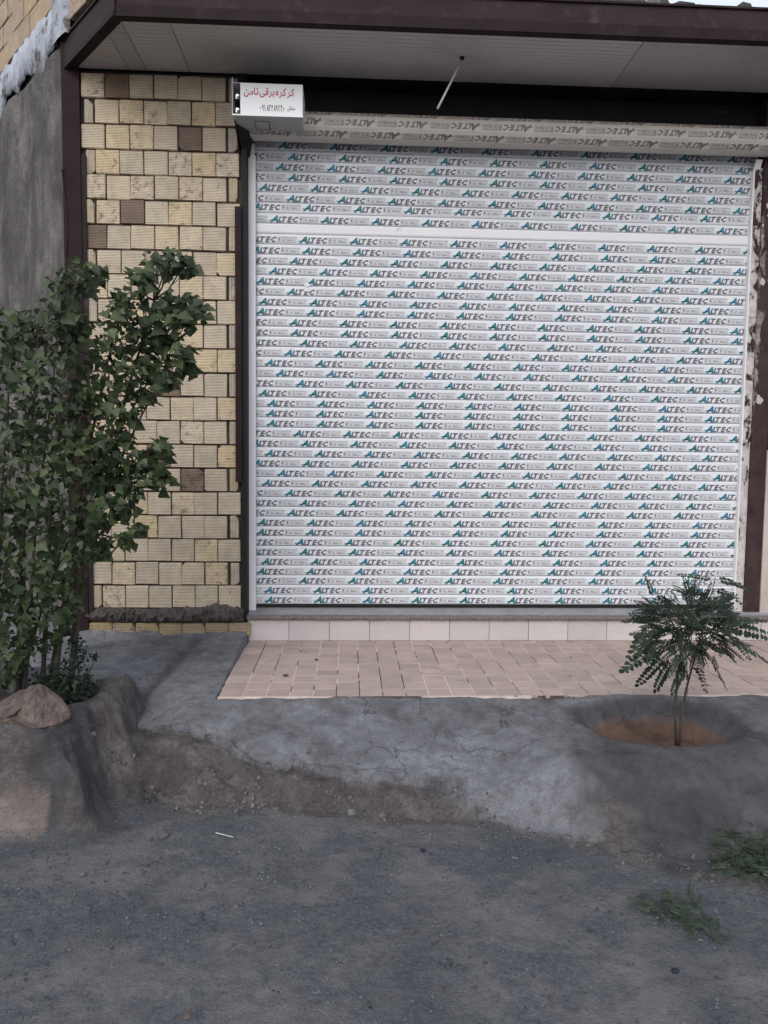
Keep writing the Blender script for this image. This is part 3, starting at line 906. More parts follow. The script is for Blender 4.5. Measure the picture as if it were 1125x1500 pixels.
# steel columns
cm = MB()
cm.box(-1.812, -1.702, -0.020, -0.008, 0.0, 4.10)      # front flange
cm.box(-1.790, -1.780, -0.0079, 0.10, 0.0, 4.09)
lc = cm.build('column', M['steel'], shop)
weld = [(-1.800 + 0.012 * math.sin(z_ * 9), -0.024, z_) for z_ in np.linspace(2.78, 3.32, 14)]
MB().tube(weld, [0.004] * 13 + [0.012], 5).build('dried_drip', M['steel_web'], lc)
MB().box(-1.7018, -1.672, -0.012, 0.0, 0.45, 3.42).build('column_edge', M['steel_web'], shop)
ja = MB().box(-0.700, -0.668, -0.012, 0.10, 0.46, 3.945).build('jamb', M['black'], shop)
MB().box(-0.738, -0.698, -0.034, -0.0125, 1.37, 3.12).build('angle_bar', M['steel'], ja)
rc = MB().box(2.752, 2.862, 0.060, 0.20, 0.40, 3.945).build('column', M['column'], shop)
MB().box(2.7005, 2.7515, 0.075, 0.20, 0.50, 3.50).build('plaster_strip', M['strip'], shop)
# bits of plaster on the right column
for k in range(6):
    z_ = random.uniform(1.7, 3.3); s_ = random.uniform(0.006, 0.022)
    n_ = 7; x_ = 2.757 + abs(random.gauss(0, 0.03))
    pts = [(x_ + s_ * random.uniform(0.5, 1.1) * math.cos(2 * PI * q / n_), 0.0601, z_ + 1.8 * s_ * random.uniform(0.5, 1.1) * math.sin(2 * PI * q / n_)) for q in range(n_)]
    if max(p[0] for p in pts) < 2.86: MB().prism(pts, (0, -0.004 - 0.002 * random.random(), 0)).build('plaster_flake', M['neigh'], rc)
MB().box(2.863, 5.2, 0.05, 0.25, 0.0, 1.62).build('right_wall', M['neigh'], shop)
MB().box(2.8635, 5.2, 0.07, 0.25, 1.621, 3.945).build('right_panel', M['steel'], shop)
# dark room behind and roof so that the opening reads black
room = MB()
room.box(-1.75, 5.2, 4.0, 4.1, 0, 4.0); room.box(5.21, 5.3, 0.1, 4.1, 0, 4.0); room.box(-1.78, -1.70, 0.22, 4.0, 0, 3.9)
room.build('back_wall', M['mortar'], shop)
roof_pts = [(-1.75, -0.02), (-1.36, -0.50), (5.2, -0.50), (5.2, 6.0), (-5.2, 6.0), (-5.2, 4.05)]
MB().prism([(a_, b_, 4.06) for a_, b_ in roof_pts], (0, 0, 0.05)).build('roof', M['roof'], shop)
lin_b = MB()
lin_b.box(-0.6675, 5.19, 0.14, 0.15, 3.785, 3.93)
lin_b.box(-0.6675, 5.19, 0.10, 0.19, 3.775, 3.7849)
lin_b.build('lintel', M['black'], shop)
sc_ = MB()  # lighter flat patches in a row along the lintel web
for k in range(26):
    x_ = 1.95 + 0.55 * random.random(); s_ = random.uniform(0.01, 0.03)
    pts = [(x_ + s_ * 2.5 * math.cos(2 * PI * q / 7), 0.1398, 3.885 + random.uniform(-0.002, 0.002) + 0.4 * s_ * random.uniform(0.5, 1) * math.sin(2 * PI * q / 7)) for q in range(7)]
    sc_.prism(pts, (0, -0.0006 - 0.0001 * k, 0))
sc_.build('lighter_streak', M['steel_web'], shop)

# canopy: soffit panels and I-beams along its edges
CX0, CY0 = -1.302, -0.565


def edge_x(y): return -1.735 + (CX0 + 1.735) * (y / CY0)


seams = [-1.80, -1.40, -1.29, -1.02, 1.68, 3.5, 5.2]
for a_, b_ in zip(seams[:-1], seams[1:]):
    g = 0.0025
    yb, yf_ = 0.0, -0.56
    pts = []
    poly = [(a_ + g, yb), (b_ - g, yb), (b_ - g, yf_), (a_ + g, yf_)]
    # clip by the slanting left edge
    def inside(p): return p[0] >= edge_x(p[1]) + 0.002
    res = []
    for q in range(4):
        p, n_ = poly[q], poly[(q + 1) % 4]
        if inside(p): res.append(p)
        if inside(p) != inside(n_):
            lo, hi = 0.0, 1.0
            for _ in range(30):
                mid_ = (lo + hi) / 2
                m_ = (p[0] + (n_[0] - p[0]) * mid_, p[1] + (n_[1] - p[1]) * mid_)
                if inside(m_) == inside(p): lo = mid_
                else: hi = mid_
            res.append((p[0] + (n_[0] - p[0]) * lo, p[1] + (n_[1] - p[1]) * lo))
    if len(res) >= 3:
        MB().prism([(x_, y_, SZ + random.uniform(0, 0.0015)) for x_, y_ in res], (0, 0, 0.012)).build('soffit_panel', M['soffit'], shop)
# shallow ribs of the panels
rb = MB()
for k in range(14):
    y_ = -0.035 - 0.038 * k
    rb.box(edge_x(y_) + 0.03, 5.19, y_ - 0.0008, y_ + 0.0008, SZ - 0.0005, SZ + 0.0014)
rb.build('soffit_rib', M['soffit'], shop)


def ibeam(mb, p0, p1, z0, h, wdt, outn, m0=0, m1=1):
    """I section from p0 to p1 (2D), outn: outward horizontal normal"""
    a = Vector((*p0, 0)); d = Vector((*p1, 0)) - a; o_ = Vector((*outn, 0)).normalized()
    def bx(n0, n1, za, zb, m):
        mb.prism([a + o_ * n0 + Vector((0, 0, za)), a + o_ * n1 + Vector((0, 0, za)), a + o_ * n1 + Vector((0, 0, zb)), a + o_ * n0 + Vector((0, 0, zb))], d, m)
    bx(-wdt, 0, z0, z0 + 0.012, m0)
    bx(-wdt, 0, z0 + h - 0.012, z0 + h, m0)
    bx(-wdt / 2, -wdt / 2 + 0.008, z0 + 0.0121, z0 + h - 0.0121, m1)


fb = MB()
fb.box(-1.29, 5.2, -0.612, -0.604, 3.9300, 3.990, 0)
fb.box(-1.29, 5.2, -0.6035, -0.560, 3.9290, 3.938, 0)
fb.box(-1.29, 5.2, -0.600, -0.592, 3.9905, 4.102, 1)
fb.box(-1.29, 5.2, -0.612, -0.560, 4.1025, 4.114, 0)
fbo = fb.build('fascia_beam', [M['steel'], M['steel_web']], shop)
sbm = MB()
e0 = Vector((-1.80, 0.0, 0)); e1 = Vector((CX0 + 0.005, CY0 - 0.045, 0)); ed = e1 - e0
on = Vector((ed.y, -ed.x, 0)).normalized()
def eb(n0, n1, za, zb, m):
    sbm.prism([e0 + on * n0 + Vector((0, 0, za)), e0 + on * n1 + Vector((0, 0, za)), e0 + on * n1 + Vector((0, 0, zb)), e0 + on * n0 + Vector((0, 0, zb))], ed, m)
if on.x > 0: on = -on
eb(-0.05, 0.010, 3.931, 3.960, 0)
eb(-0.004, 0.004, 3.9605, 4.100, 1)
eb(-0.03, 0.014, 4.1005, 4.114, 0)
sbm.build('side_beam', [M['steel'], M['steel_web']], shop)

# ------------------------------------------------------------------ roller shutter
sh = empty('roller_shutter', (1.03, 0.12, 0.52), 'white rolling shutter still wrapped in blue and grey printed protective film', 'shutter')
SH = Thing(sh)
RX0, RX1 = -0.665, 2.735


def glyph(ch, size=1.0, shear=0.0, off=0.0, res=2):
    c = bpy.data.curves.new('t', 'FONT')
    c.body = ch; c.resolution_u = res; c.shear = shear; c.offset = off; c.size = size
    o = bpy.data.objects.new('t', c)
    me = o.to_mesh()
    v = [tuple(q.co) for q in me.vertices]; f = [tuple(p.vertices) for p in me.polygons]
    o.to_mesh_clear()
    bpy.data.objects.remove(o); bpy.data.curves.remove(c)
    return v, f


def place(mb, gl, x, z, sx, sz, m):
    """flat glyph put in the local XZ plane, returns its advance"""
    v, f = gl
    x0 = min(p[0] for p in v)
    mb.add([(x + (p[0] - x0) * sx, 0, z + p[1] * sz) for p in v], f, m)
    return (max(p[0] for p in v) - x0) * sx


UNIT = 0.3335
GA = glyph('A', shear=0.38, off=0.045, res=1)
GL = [glyph(c, shear=0.32, off=0.052, res=1) for c in 'LTEC']


def film_unit(mb, x, mats):
    """one repeat of the print: the word ALTEC and a pale box with small marks"""
    mt, md, mp = mats
    w_ = place(mb, GA, x, 0.0125, 0.068, 0.058, mt)
    # swoosh cut of the A: a short bar crossing its left foot
    mb.add([(x - 0.006, 0, 0.020), (x + 0.040, 0, 0.023), (x + 0.042, 0, 0.028), (x - 0.001, 0, 0.026)], [(0, 1, 2, 3)], mt)
    cx = x + w_ - 0.003
    for g_ in GL:
        cx += place(mb, g_, cx, 0.0140, 0.050, 0.047, md) - 0.0030
    bx0 = x + 0.190
    y = 0.0004
    mb.add([(bx0, y, 0.0125), (bx0 + 0.128, y, 0.0125), (bx0 + 0.132, y, 0.051), (bx0 + 0.004, y, 0.051)], [(0, 1, 2, 3)], mp)
    for q in range(14):
        xx = bx0 + 0.008 + q * 0.0086
        mb.add([(xx, 0, 0.044), (xx + 0.006, 0, 0.044), (xx + 0.006, 0, 0.048), (xx, 0, 0.048)], [(0, 1, 2, 3)], 3)
    for (a_, b_, c_, d_) in ((0.010, 0.018, 0.026, 0.040), (0.0125, 0.0155, 0.017, 0.026), (0.030, 0.034, 0.024, 0.028), (0.041, 0.044, 0.020, 0.034), (0.044, 0.050, 0.020, 0.023), (0.044, 0.050, 0.031, 0.034),
                             (0.068, 0.072, 0.021, 0.033), (0.074, 0.077, 0.021, 0.031), (0.079, 0.086, 0.020, 0.024), (0.083, 0.086, 0.024, 0.033), (0.090, 0.093, 0.020, 0.032), (0.096, 0.104, 0.021, 0.025), (0.112, 0.114, 0.018, 0.030)):
        mb.add([(bx0 + a_, 0, c_), (bx0 + b_, 0, c_), (bx0 + b_ + 0.001, 0, d_), (bx0 + a_ + 0.001, 0, d_)], [(0, 1, 2, 3)], 4)


def clip_mesh(me, x0, x1):
    bm = bmesh.new(); bm.from_mesh(me)
    for x_, n_ in ((x0, (-1, 0, 0)), (x1, (1, 0, 0))):
        bmesh.ops.bisect_plane(bm, geom=list(bm.verts) + list(bm.edges) + list(bm.faces), plane_co=(x_, 0, 0), plane_no=n_, clear_outer=True)
    bm.to_mesh(me); bm.free()


def film_print(start, dz, mats, cliprange):
    mb = MB()
    n0 = math.floor((cliprange[0] - start) / UNIT) - 1
    x_ = start + n0 * UNIT
    while x_ < cliprange[1]:
        film_unit(mb, x_, (0, 1, 2))
        x_ += UNIT
    me = bpy.data.meshes.new('film_print')
    me.from_pydata([(a, b, c + dz) for a, b, c in mb.v], [], mb.f)
    for k in mats: me.materials.append(k)
    me.polygons.foreach_set('material_index', mb.m)
    clip_mesh(me, *cliprange)
    return me


PITCHZ = 0.0670
rows_px = [(105, 222), (185, 285), (258, 205), (325, 287), (392, 92), (478, 278), (535, 392), (610, 165), None,
           (755, 365), (830, 387), (905, 300), (968, 158), (1040, 70)]
rows_px = [None if q is None else (360 + q[1] / 4.6875, 190 + q[0] / 4.6875) for q in rows_px]
rows_px += [(360 + b_ / 4.6875, 420 + a_ / 4.6875) for a_, b_ in ((35, 280), (105, 88), (172, 70), (250, 297), (318, 305), (392, 368), (458, 262), (528, 130), (602, 205), (672, 343), (740, 88), (805, 145), (875, 138), (945, 142), (1018, 325), (1088, 375))]
rows_px += [(360 + b_ / 4.6875, 650 + a_ / 4.6875) for a_, b_ in ((75, 130), (140, 385), (212, 215), (285, 110), (363, 267), (418, 367), (487, 282), (555, 78), (625, 70), (692, 340), (762, 367), (820, 105), (893, 72), (958, 362), (1025, 125), (1088, 130))]
NS = len(rows_px)        # 46 slats, top to bottom
zbot = 0.522
hts = [PITCHZ] * NS
total_low = NS - 9
PITCHZ = (3.002 - zbot - 0.012) / total_low
prof_s = [(0.006, 0.0), (0.004, 0.0010), (-0.0025, 0.0026), (-0.005, 0.008), (-0.0065, 0.013), (-0.0067, PITCHZ - 0.012), (-0.0058, PITCHZ - 0.007), (-0.003, PITCHZ - 0.0022), (0.004, PITCHZ - 0.0006)]
slb = MB().prism([(RX0, y_, z_) for y_, z_ in prof_s] + [(RX0, 0.012, PITCHZ - 0.0006), (RX0, 0.012, 0)], (RX1 - RX0, 0, 0))
slat_me = slb.mesh('slat', M['film'])
pm = [M['teal'], M['grey_print'], M['pale_print'], M['line_print'], M['grey_print']]
z_ = zbot + 0.012
slat_z = []
for i in range(NS - 1, -1, -1):
    slat_z.append((i, z_)); z_ += PITCHZ
for i, zz in slat_z:
    o = bpy.data.objects.new('slat', slat_me)
    o.location = (0, 0.12 + random.uniform(-1, 1) * 0.0012, zz)
    link(o); SH(o)
    if rows_px[i] is None:
        o.data = slat_me.copy(); o.data.materials[0] = M['rail']
        continue
    a = atY(rows_px[i][0], rows_px[i][1], 0.113)
    dz = max(-0.006, min(0.006, a.z - (zz + PITCHZ / 2)))
    if i > NS - 4: dz = -0.002
    p_ = bpy.data.objects.new('film_print', film_print(a.x, dz + 0.0005, pm, (RX0, RX1)))
    link(p_); p_.parent = o; p_.location = (0, -0.0082, 0)
SH(MB().box(RX0, RX1, 0.108, 0.135, zbot - 0.002, zbot + 0.0115).build('bottom_rail', M['rubber']))

sp_ = atY(447, 417, 0.108)
sc2 = MB()
for k_, (dx_, dz_, r_, a_) in enumerate(((0, 0.02, 0.030, 0.2), (0.012, 0.0, 0.022, 1.2), (-0.02, 0.035, 0.018, 0.7), (0.01, -0.035, 0.016, 2.0))):
    pts = [(sp_.x + dx_ + r_ * (0.55 + 0.45 * random.random()) * math.cos(q * PI / 5), 0.1105 - 0.0003 * k_, sp_.z + dz_ + r_ * 0.9 * (0.5 + 0.5 * random.random()) * math.sin(q * PI / 5)) for q in range(10)]
    sc2.add(pts, [tuple(range(10))], k_ % 2)
SH(sc2.build('scuff', [M['pale_print'], M['film']]))
# rolled-up part in front of the lintel: an eight-sided coil with the plain back of the slats outside
RC = Vector((0, 0.008, 3.640)); RR = 0.086
side_len = 2 * RR * math.tan(PI / 8)
RLX0, RLX1 = -0.655, 3.35
sm_ = MB().prism([(RLX0, y_, z_) for y_, z_ in [(0.010, -side_len / 2 + 0.001), (0.0, -side_len / 2 + 0.004), (-0.004, -side_len / 2 + 0.016), (-0.004, side_len / 2 - 0.016), (0.0, side_len / 2 - 0.004), (0.010, side_len / 2 - 0.001)]], (RLX1 - RLX0, 0, 0)).mesh('slat', M['slat_beige'])
bpm = [M['brown_print'], M['brown_print'], M['beige_print'], M['brown_print'], M['brown_print']]
for k in range(8):
    th = math.radians(-2 + 45 * k)              # 0 faces the street, positive turns up
    o = bpy.data.objects.new('slat', sm_)
    link(o)
    nrm = Vector((0, -math.cos(th), math.sin(th)))
    o.rotation_euler = (-th, 0, 0)
    o.location = RC + nrm * (RR - 0.004)
    SH(o)
    if k in (0, 7, 1):
        pr = film_print({0: 0.52, 7: 0.36, 1: 0.1}[k], 0, bpm, (-3.34, 0.64))
        for v in pr.vertices: v.co = Vector((-v.co.x, v.co.y, -(v.co.z - PITCHZ / 2)))
        p_ = bpy.data.objects.new('film_print', pr); link(p_); p_.parent = o; p_.location = (0, -0.0052, 0)
SH(MB().tube([(RLX0 + 0.01, RC.y, RC.z), (3.5, RC.y, RC.z)], [0.066, 0.066], 20).build('coil_core', M['slat_beige']))

# guide rails
def rail(x0, x1, name='guide_rail'):
    mb = MB()
    mb.box(x0, x1, 0.078, 0.090, 0.455, 3.485)
    mb.box(x0, x0 + 0.006, 0.0905, 0.170, 0.455, 3.485)
    mb.box(x1 - 0.004, x1, 0.0905, 0.104, 0.53, 3.485)
    # flared lead-in at the top
    mb.prism([(x0, 0.078, 3.4851), (x0, 0.090, 3.4851), (x0, 0.060, 3.545), (x0, 0.048, 3.545)], (x1 - x0 - 0.006, 0, 0))
    return mb.build(name, M['rail'], bevel=0.0012)


SH(rail(-0.6675, -0.621))
SH(rail(2.690, 2.7405))

# ------------------------------------------------------------------ motor box with sticker
mbx = empty('motor_box', (-0.50, -0.12, 3.60), 'white metal motor cover with red and black Persian lettering above the shutter', 'box')
B = Thing(mbx)
bm_ = MB()
X0, X1 = -0.668, -0.296
Yf, Yb = -0.262, -0.02
Zb, Zt = 3.583, 3.768
cover = MB()
cover.box(X0, X1, Yf, Yf + 0.002, Zb, Zt)
cover.box(X1 - 0.002, X1, Yf + 0.0021, Yb, Zb + 0.0001, Zt)
cover.box(X0 - 0.045, X1, Yf + 0.0021, Yb, Zt, Zt + 0.002)
B(cover.build('cover', M['white_paint']))
B(MB().box(X0 - 0.045, X1 - 0.0001, Yf + 0.003, Yb - 0.001, Zb - 0.0025, Zb - 0.0001).build('base_plate', M['box_grey']))
B(MB().box(X0 - 0.048, X1 + 0.001, Yf - 0.003, Yf + 0.0025, Zb - 0.004, Zb + 0.004).build('lip', M['white_paint']))
B(MB().box(X0 - 0.05, X0 - 0.047, Yf - 0.002, Yb, Zb, Zt + 0.03).build('side_bracket', M['rail']))
B(MB().box(X0 - 0.046, X0 - 0.0005, Yb - 0.09, Yb - 0.02, Zb + 0.001, Zt - 0.001).build('motor_end', M['black']))
for z_ in (3.622, 3.702):
    b_ = MB().tube([(X0 - 0.020, Yf + 0.012, z_), (X0 - 0.020, Yf + 0.15, z_)], [0.008, 0.006], 8); b_.box(X0 - 0.032, X0 - 0.012, Yf + 0.03, Yf + 0.034, z_ - 0.012, z_ + 0.012)
    B(b_.build('bolt', M['bolt']))
hatch = MB()
for (a_, b_, c_, d_) in ((-0.595, -0.505, -0.195, -0.192), (-0.595, -0.505, -0.082, -0.079), (-0.595, -0.592, -0.1915, -0.0825), (-0.508, -0.505, -0.1915, -0.0825)):
    hatch.box(a_, b_, c_, d_, Zb - 0.0045, Zb - 0.0026)
B(hatch.build('hatch', M['rubber']))
# triangular bracket under the box
tb = MB().prism([(-0.715, -0.20, 3.578), (-0.715, 0.06, 3.578), (-0.715, 0.06, 3.46), (-0.715, 0.02, 3.46)], (0.006, 0, 0))
tb.prism([(-0.708, -0.15, 3.577), (-0.62, -0.02, 3.577), (-0.655, 0.055, 3.47), (-0.69, 0.055, 3.44)], (0, 0.012, 0))
B(tb.build('bracket', M['black']))


def persian(chars, x_right, z, sx, sz, mat, name, step_=0.0, off=0.004):
    """chars listed from the right end of the line to the left"""
    mb = MB(); x = x_right
    for ch, gap in chars:
        if ch == ' ':
            x -= gap * sx; continue
        g_ = glyph(ch, off=off, res=2)
        wd = (max(p[0] for p in g_[0]) - min(p[0] for p in g_[0])) * sx
        x -= wd
        place(mb, g_, x, z, sx, sz, 0)
        x -= gap * sx
    me = bpy.data.meshes.new(name); me.from_pydata(mb.v, [], mb.f); me.materials.append(mat)
    o = link(bpy.data.objects.new(name, me)); o.location = (0, Yf - 0.0006, 0)
    return B(o)


J = -0.02
persian([('\uFB90', J), ('\uFEAE', 0.12), ('\uFB90', J), ('\uFEAE', 0.08), ('\uFEE9', 0.16), ('\uFE91', J), ('\uFEAE', 0.02), ('\uFED7', J), ('\uFBFD', 0.14), ('\uFE9B', J), ('\uFE8E', 0.08), ('\uFEE3', J), ('\uFEE6', 0)],
        -0.346, 3.702, 0.0440, 0.058, M['red_print'], 'red_lettering', off=0.022)
persian([('\uFEB3', J), ('\uFEE0', J), ('\uFEC4', J), ('\uFE8E', 0.03), ('\uFEE7', J), ('\uFBFD', 0.12)], -0.340, 3.620, 0.0150, 0.036, M['black_print'], 'black_lettering', off=0.014)
digits = '۰۹۱۸۴۲۸۹۲۴۶'
mbd = MB(); xx = -0.552
for ch in digits:
    place(mbd, glyph(ch, off=0.035, res=2), xx, 3.611, 0.0205, 0.049, 0); xx += 0.0138
med = bpy.data.meshes.new('phone_digits'); med.from_pydata(mbd.v, [], mbd.f); med.materials.append(M['black_print'])
od = link(bpy.data.objects.new('phone_digits', med)); od.location = (0, Yf - 0.0006, 0); B(od)

# stick hanging from the soffit
p0 = atZ(677, 84, SZ - 0.001); p1 = atY(641, 159, p0.y - 0.06)
hk = empty('hanging_stick', p0, 'thin pale stick hanging slanted from the soffit above the shutter', 'stick')
HK = Thing(hk)
HK(MB().tube([p0 + Vector((0, 0, -0.01)), p0.lerp(p1, 0.5) + Vector((0.004, 0, 0)), p1], [0.006, 0.0065, 0.007], 8).build('rod', M['stick'], smooth=True))
HK(MB().tube([p0 + Vector((0, 0, 0)), p0 + Vector((0, 0, -0.016))], [0.016, 0.010], 8).build('ceiling_hook', M['black']))


# ------------------------------------------------------------------ debris lying on the canopy
def blob(name, loc, size, mat, seed, sub=2, rough=0.35, flat=1.0):
    bm = bmesh.new()
    bmesh.ops.create_icosphere(bm, subdivisions=sub, radius=1)
    r = random.Random(seed)
    off = [r.uniform(0, 50) for _ in range(3)]
    for v in bm.verts:
        n_ = sum(vnoise(np.array([v.co.x * 1.0 + off[0] + v.co.z * 0.7]), np.array([v.co.y + off[1] - v.co.z * 0.6]), s_, seed)[0] * a_ for s_, a_ in ((0.9, 1.0), (0.4, 0.45), (0.18, 0.2)))
        v.co *= 1 + rough * n_ * 1.4
    for v in bm.verts:
        v.co = Vector((v.co.x * size[0], v.co.y * size[1], v.co.z * size[2] * flat))
    me = bpy.data.meshes.new(name); bm.to_mesh(me); bm.free()
    me.materials.append(mat)
    o = bpy.data.objects.new(name, me); o.location = loc
    return link(o)


deb = MB()
for k in range(40):
    x_ = random.uniform(0.9, 3.2)
    hgt = 0.07 + 0.03 * math.sin(x_ * 5) + random.random() * 0.04
    if 1.28 < x_ < 1.38: hgt = 0.01
    if 2.35 < x_ < 2.62: hgt *= 0.35
    wd = random.uniform(0.05, 0.16)
    y_ = -0.52 + random.random() * 0.05
    deb.prism([(x_ - wd, y_, 4.112), (x_ + wd, y_ - 0.02, 4.112), (x_ + wd * 0.6, y_, 4.114 + hgt), (x_, y_, 4.114 + hgt * random.uniform(0.7, 1.2)), (x_ - wd * 0.7, y_, 4.114 + hgt * 0.6)], (0, 0.10 + random.random() * 0.1, 0), random.choice((0, 0, 1)))
od = deb.build('roof_debris', [M['roof'], M['plastic']], shop)
od['kind'] = 'stuff'

# ------------------------------------------------------------------ boulder, stones, litter
def hull_rock(name, pts, mat, amp, seed, cuts=4):
    bm = bmesh.new()
    for p in pts: bm.verts.new(p)
    r_ = bmesh.ops.convex_hull(bm, input=list(bm.verts))
    bmesh.ops.delete(bm, geom=[g for g in r_['geom_interior'] if isinstance(g, bmesh.types.BMVert)], context='VERTS')
    c_ = sum((v.co for v in bm.verts), Vector()) / len(bm.verts)
    for v in bm.verts: v.co -= c_
    bmesh.ops.bevel(bm, geom=list(bm.edges), offset=0.010, segments=2, affect='EDGES', clamp_overlap=True)
    bmesh.ops.triangulate(bm, faces=bm.faces)
    for _ in range(cuts):
        le = [e for e in bm.edges if e.calc_length() > 0.014]
        if not le: break
        bmesh.ops.subdivide_edges(bm, edges=le, cuts=1)
        bmesh.ops.triangulate(bm, faces=[f for f in bm.faces if len(f.verts) > 3])
    bm.normal_update()
    P_ = np.array([v.co for v in bm.verts])
    nn_ = fbm(P_[:, 0] + P_[:, 1] * 0.6, P_[:, 2] - P_[:, 1] * 0.5, 0.07, seed, 4)
    for v, q in zip(bm.verts, nn_): v.co += v.normal * float(q) * amp
    me = bpy.data.meshes.new(name); bm.to_mesh(me); bm.free(); me.materials.append(mat)
    o = bpy.data.objects.new(name, me); o.location = c_
    return link(o)


fr_ = [atY(px_, py_, y_) for px_, py_, y_ in ((-30, 1062, -1.80), (-25, 1048, -1.78), (18, 1028, -1.76), (56, 1001, -1.70), (68, 1003, -1.70), (103, 1041, -1.72), (106, 1054, -1.74), (66, 1073, -1.86), (30, 1071, -1.87), (20, 1050, -1.87))]
bk_ = [atY(px_, py_, -1.52) for px_, py_ in ((-20, 1035), (20, 1015), (62, 1004), (98, 1030), (100, 1045), (10, 1050))]
rk = hull_rock('boulder', fr_ + bk_, M['rock'], 0.016, 5)
tag(rk, 'brown wedge-shaped boulder lying on the planter edge beside the poplar', 'boulder')
rk2 = blob('stone', (-1.73, -1.66, 0.415), (0.15, 0.10, 0.055), M['rock'], 9, 3, 0.3)
tag(rk2, 'low pale rock at the left picture edge behind the boulder', 'stone')


def ground_stone(name, px, py, r_, lab, cat='stone', mat='stone', seed=1, flat=0.75, group=None, z0=0.0):
    p = atZ(px, py, z0)
    z = ground_z(p.x, p.y)
    p = atZ(px, py, z)
    o = blob(name, (p.x, p.y, ground_z(p.x, p.y) + r_ * 0.35 * flat), (r_, r_ * 0.85, r_), M[mat], seed, 2, 0.35, flat)
    tag(o, lab, cat, group)
    return o


G = 'loose stones on the road'
ground_stone('stone', 240, 1224, 0.022, 'pale rounded stone on the grit below the clay hollow', seed=3, group=G)
ground_stone('stone', 381, 1235, 0.013, 'small pale stone right of the white straw', seed=4, group=G)
ground_stone('stone', 346, 1329, 0.010, 'tiny whitish stone alone in the dusty left part of the road', seed=6, group=G)
ground_stone('stone', 122, 1281, 0.013, 'small grey stone below the boulder planter', seed=7, group=G)
ground_stone('stone', 515, 1192, 0.026, 'flat pale chunk at the foot of the broken cement edge', seed=8, group=G, z0=0.03)
ground_stone('stone', 561, 1198, 0.020, 'upright grey chunk where the long crack ends', seed=10, group=G, z0=0.03)
ground_stone('stone', 276, 1491, 0.012, 'small brown stone at the bottom edge of the picture', seed=12, mat='rock', group=G)
ground_stone('litter', 619, 1246, 0.011, 'crumpled black scrap on the grit below the apron', 'litter', 'litter', 13)
ground_stone('litter', 990, 1424, 0.012, 'small black scrap lying below the withered weed', 'litter', 'litter', 14, 0.5)
ground_stone('clod', 1021, 1286, 0.016, 'dark earth clod left of the green weed, the larger one', 'clod', 'ledge', 15)
ground_stone('clod', 1043, 1284, 0.012, 'small dark earth clod touching the green weed', 'clod', 'ledge', 16)
pa, pb = atZ(316, 1225, 0.012), atZ(342, 1229, 0.012)
z1, z2 = ground_z(pa.x, pa.y) + 0.004, ground_z(pb.x, pb.y) + 0.004
tag(MB().tube([(pa.x, pa.y, z1), (pb.x, pb.y, z2)], [0.0014, 0.0011], 6).build('straw', M['rail']), 'thin white straw lying on the grit', 'straw')
for k, (px, py) in enumerate(((363, 979), (463, 963))):
    p = atZ(px if k else 419, py + (11 if k == 0 else 4), FLOOR + 0.004)
    o = blob('dry_leaf', (p.x, p.y, FLOOR + 0.008), (0.018 if k == 0 else 0.008, 0.012, 0.006), M['twig'], 30 + k, 2, 0.5)
    tag(o, ('dark curled dry leaf on the left part of the pink tiles', 'tiny dark crumb on the pink tiles right of the dry leaf')[k], 'dry leaf')

# gravel scattered over the road and the foot of the apron
gv, gf = [], []
ico = [(0, 0, 1), (0.9, 0, 0.1), (0, 0.9, 0), (-0.9, 0, 0.1), (0, -0.9, 0.05), (0, 0, -0.8)]
icf = [(0, 1, 2), (0, 2, 3), (0, 3, 4), (0, 4, 1), (5, 2, 1), (5, 3, 2), (5, 4, 3), (5, 1, 4)]
NG = 42000
gxs = rng.uniform(-2.0, 2.6, NG); gys = rng.uniform(-3.3, -1.72, NG)
dens = 0.30 + 0.9 * sst(0.0, 0.35, fbm(gxs, gys, 0.6, 70, 3) + 0.12) + 0.8 * np.exp(-((gys + 2.05) / 0.15) ** 2)
gz, mk, gp, gyf = terrain(gxs, gys)
keep = (rng.random(NG) < dens) & (gys < gyf + 0.06) & ~gp
for x_, y_, z_ in zip(gxs[keep], gys[keep], gz[keep]):
    r_ = 0.0012 + 0.0080 * random.random() ** 10
    a_ = random.random() * 6.28; ca, sa = math.cos(a_), math.sin(a_)
    b_ = len(gv)
    jx = random.uniform(0.7, 1.3); jz = random.uniform(0.5, 0.9)
    for (u_, v_, w_) in ico:
        u_ *= jx; gv.append((x_ + (u_ * ca - v_ * sa) * r_, y_ + (u_ * sa + v_ * ca) * r_, z_ + r_ * 0.2 + w_ * r_ * jz))
    gf += [(b_ + i, b_ + j, b_ + k) for i, j, k in icf]
me = bpy.data.meshes.new('gravel'); me.from_pydata(gv, [], gf)
me.materials.append(simple('gravel', (0.088, 0.090, 0.098), 0.95, 0.75, 11, 0.2))
tag(link(bpy.data.objects.new('gravel', me)), 'fine blue-grey gravel scattered over the road', 'gravel', kind='stuff')


# broken bits of cement crust and clay crumbs below the broken edge
rv, rf = [], []
NR = 900
rx = rng.uniform(-1.15, 2.5, NR); ry = np.zeros(NR)
_, _, _, ryf = terrain(rx, np.full(NR, -1.9))
ry = ryf + rng.normal(0.03, 0.055, NR)
rzv, _, rpl, _ = terrain(rx, ry)
for x_, y_, z_ in zip(rx, ry, rzv):
    r_ = (0.003 + 0.015 * random.random() ** 3) * (1.0 if x_ < 0.7 else 0.6)
    b_ = len(rv); qm = Euler((random.random() * 6, random.random() * 6, random.random() * 6)).to_matrix()
    for p in ico:
        q = qm @ Vector((p[0] * random.uniform(0.6, 1.4), p[1] * random.uniform(0.6, 1.3), p[2] * random.uniform(0.5, 0.9)))
        rv.append((x_ + q.x * r_, y_ + q.y * r_, z_ + r_ * 0.35 + q.z * r_))
    rf += [(b_ + i, b_ + j, b_ + k) for i, j, k in icf]
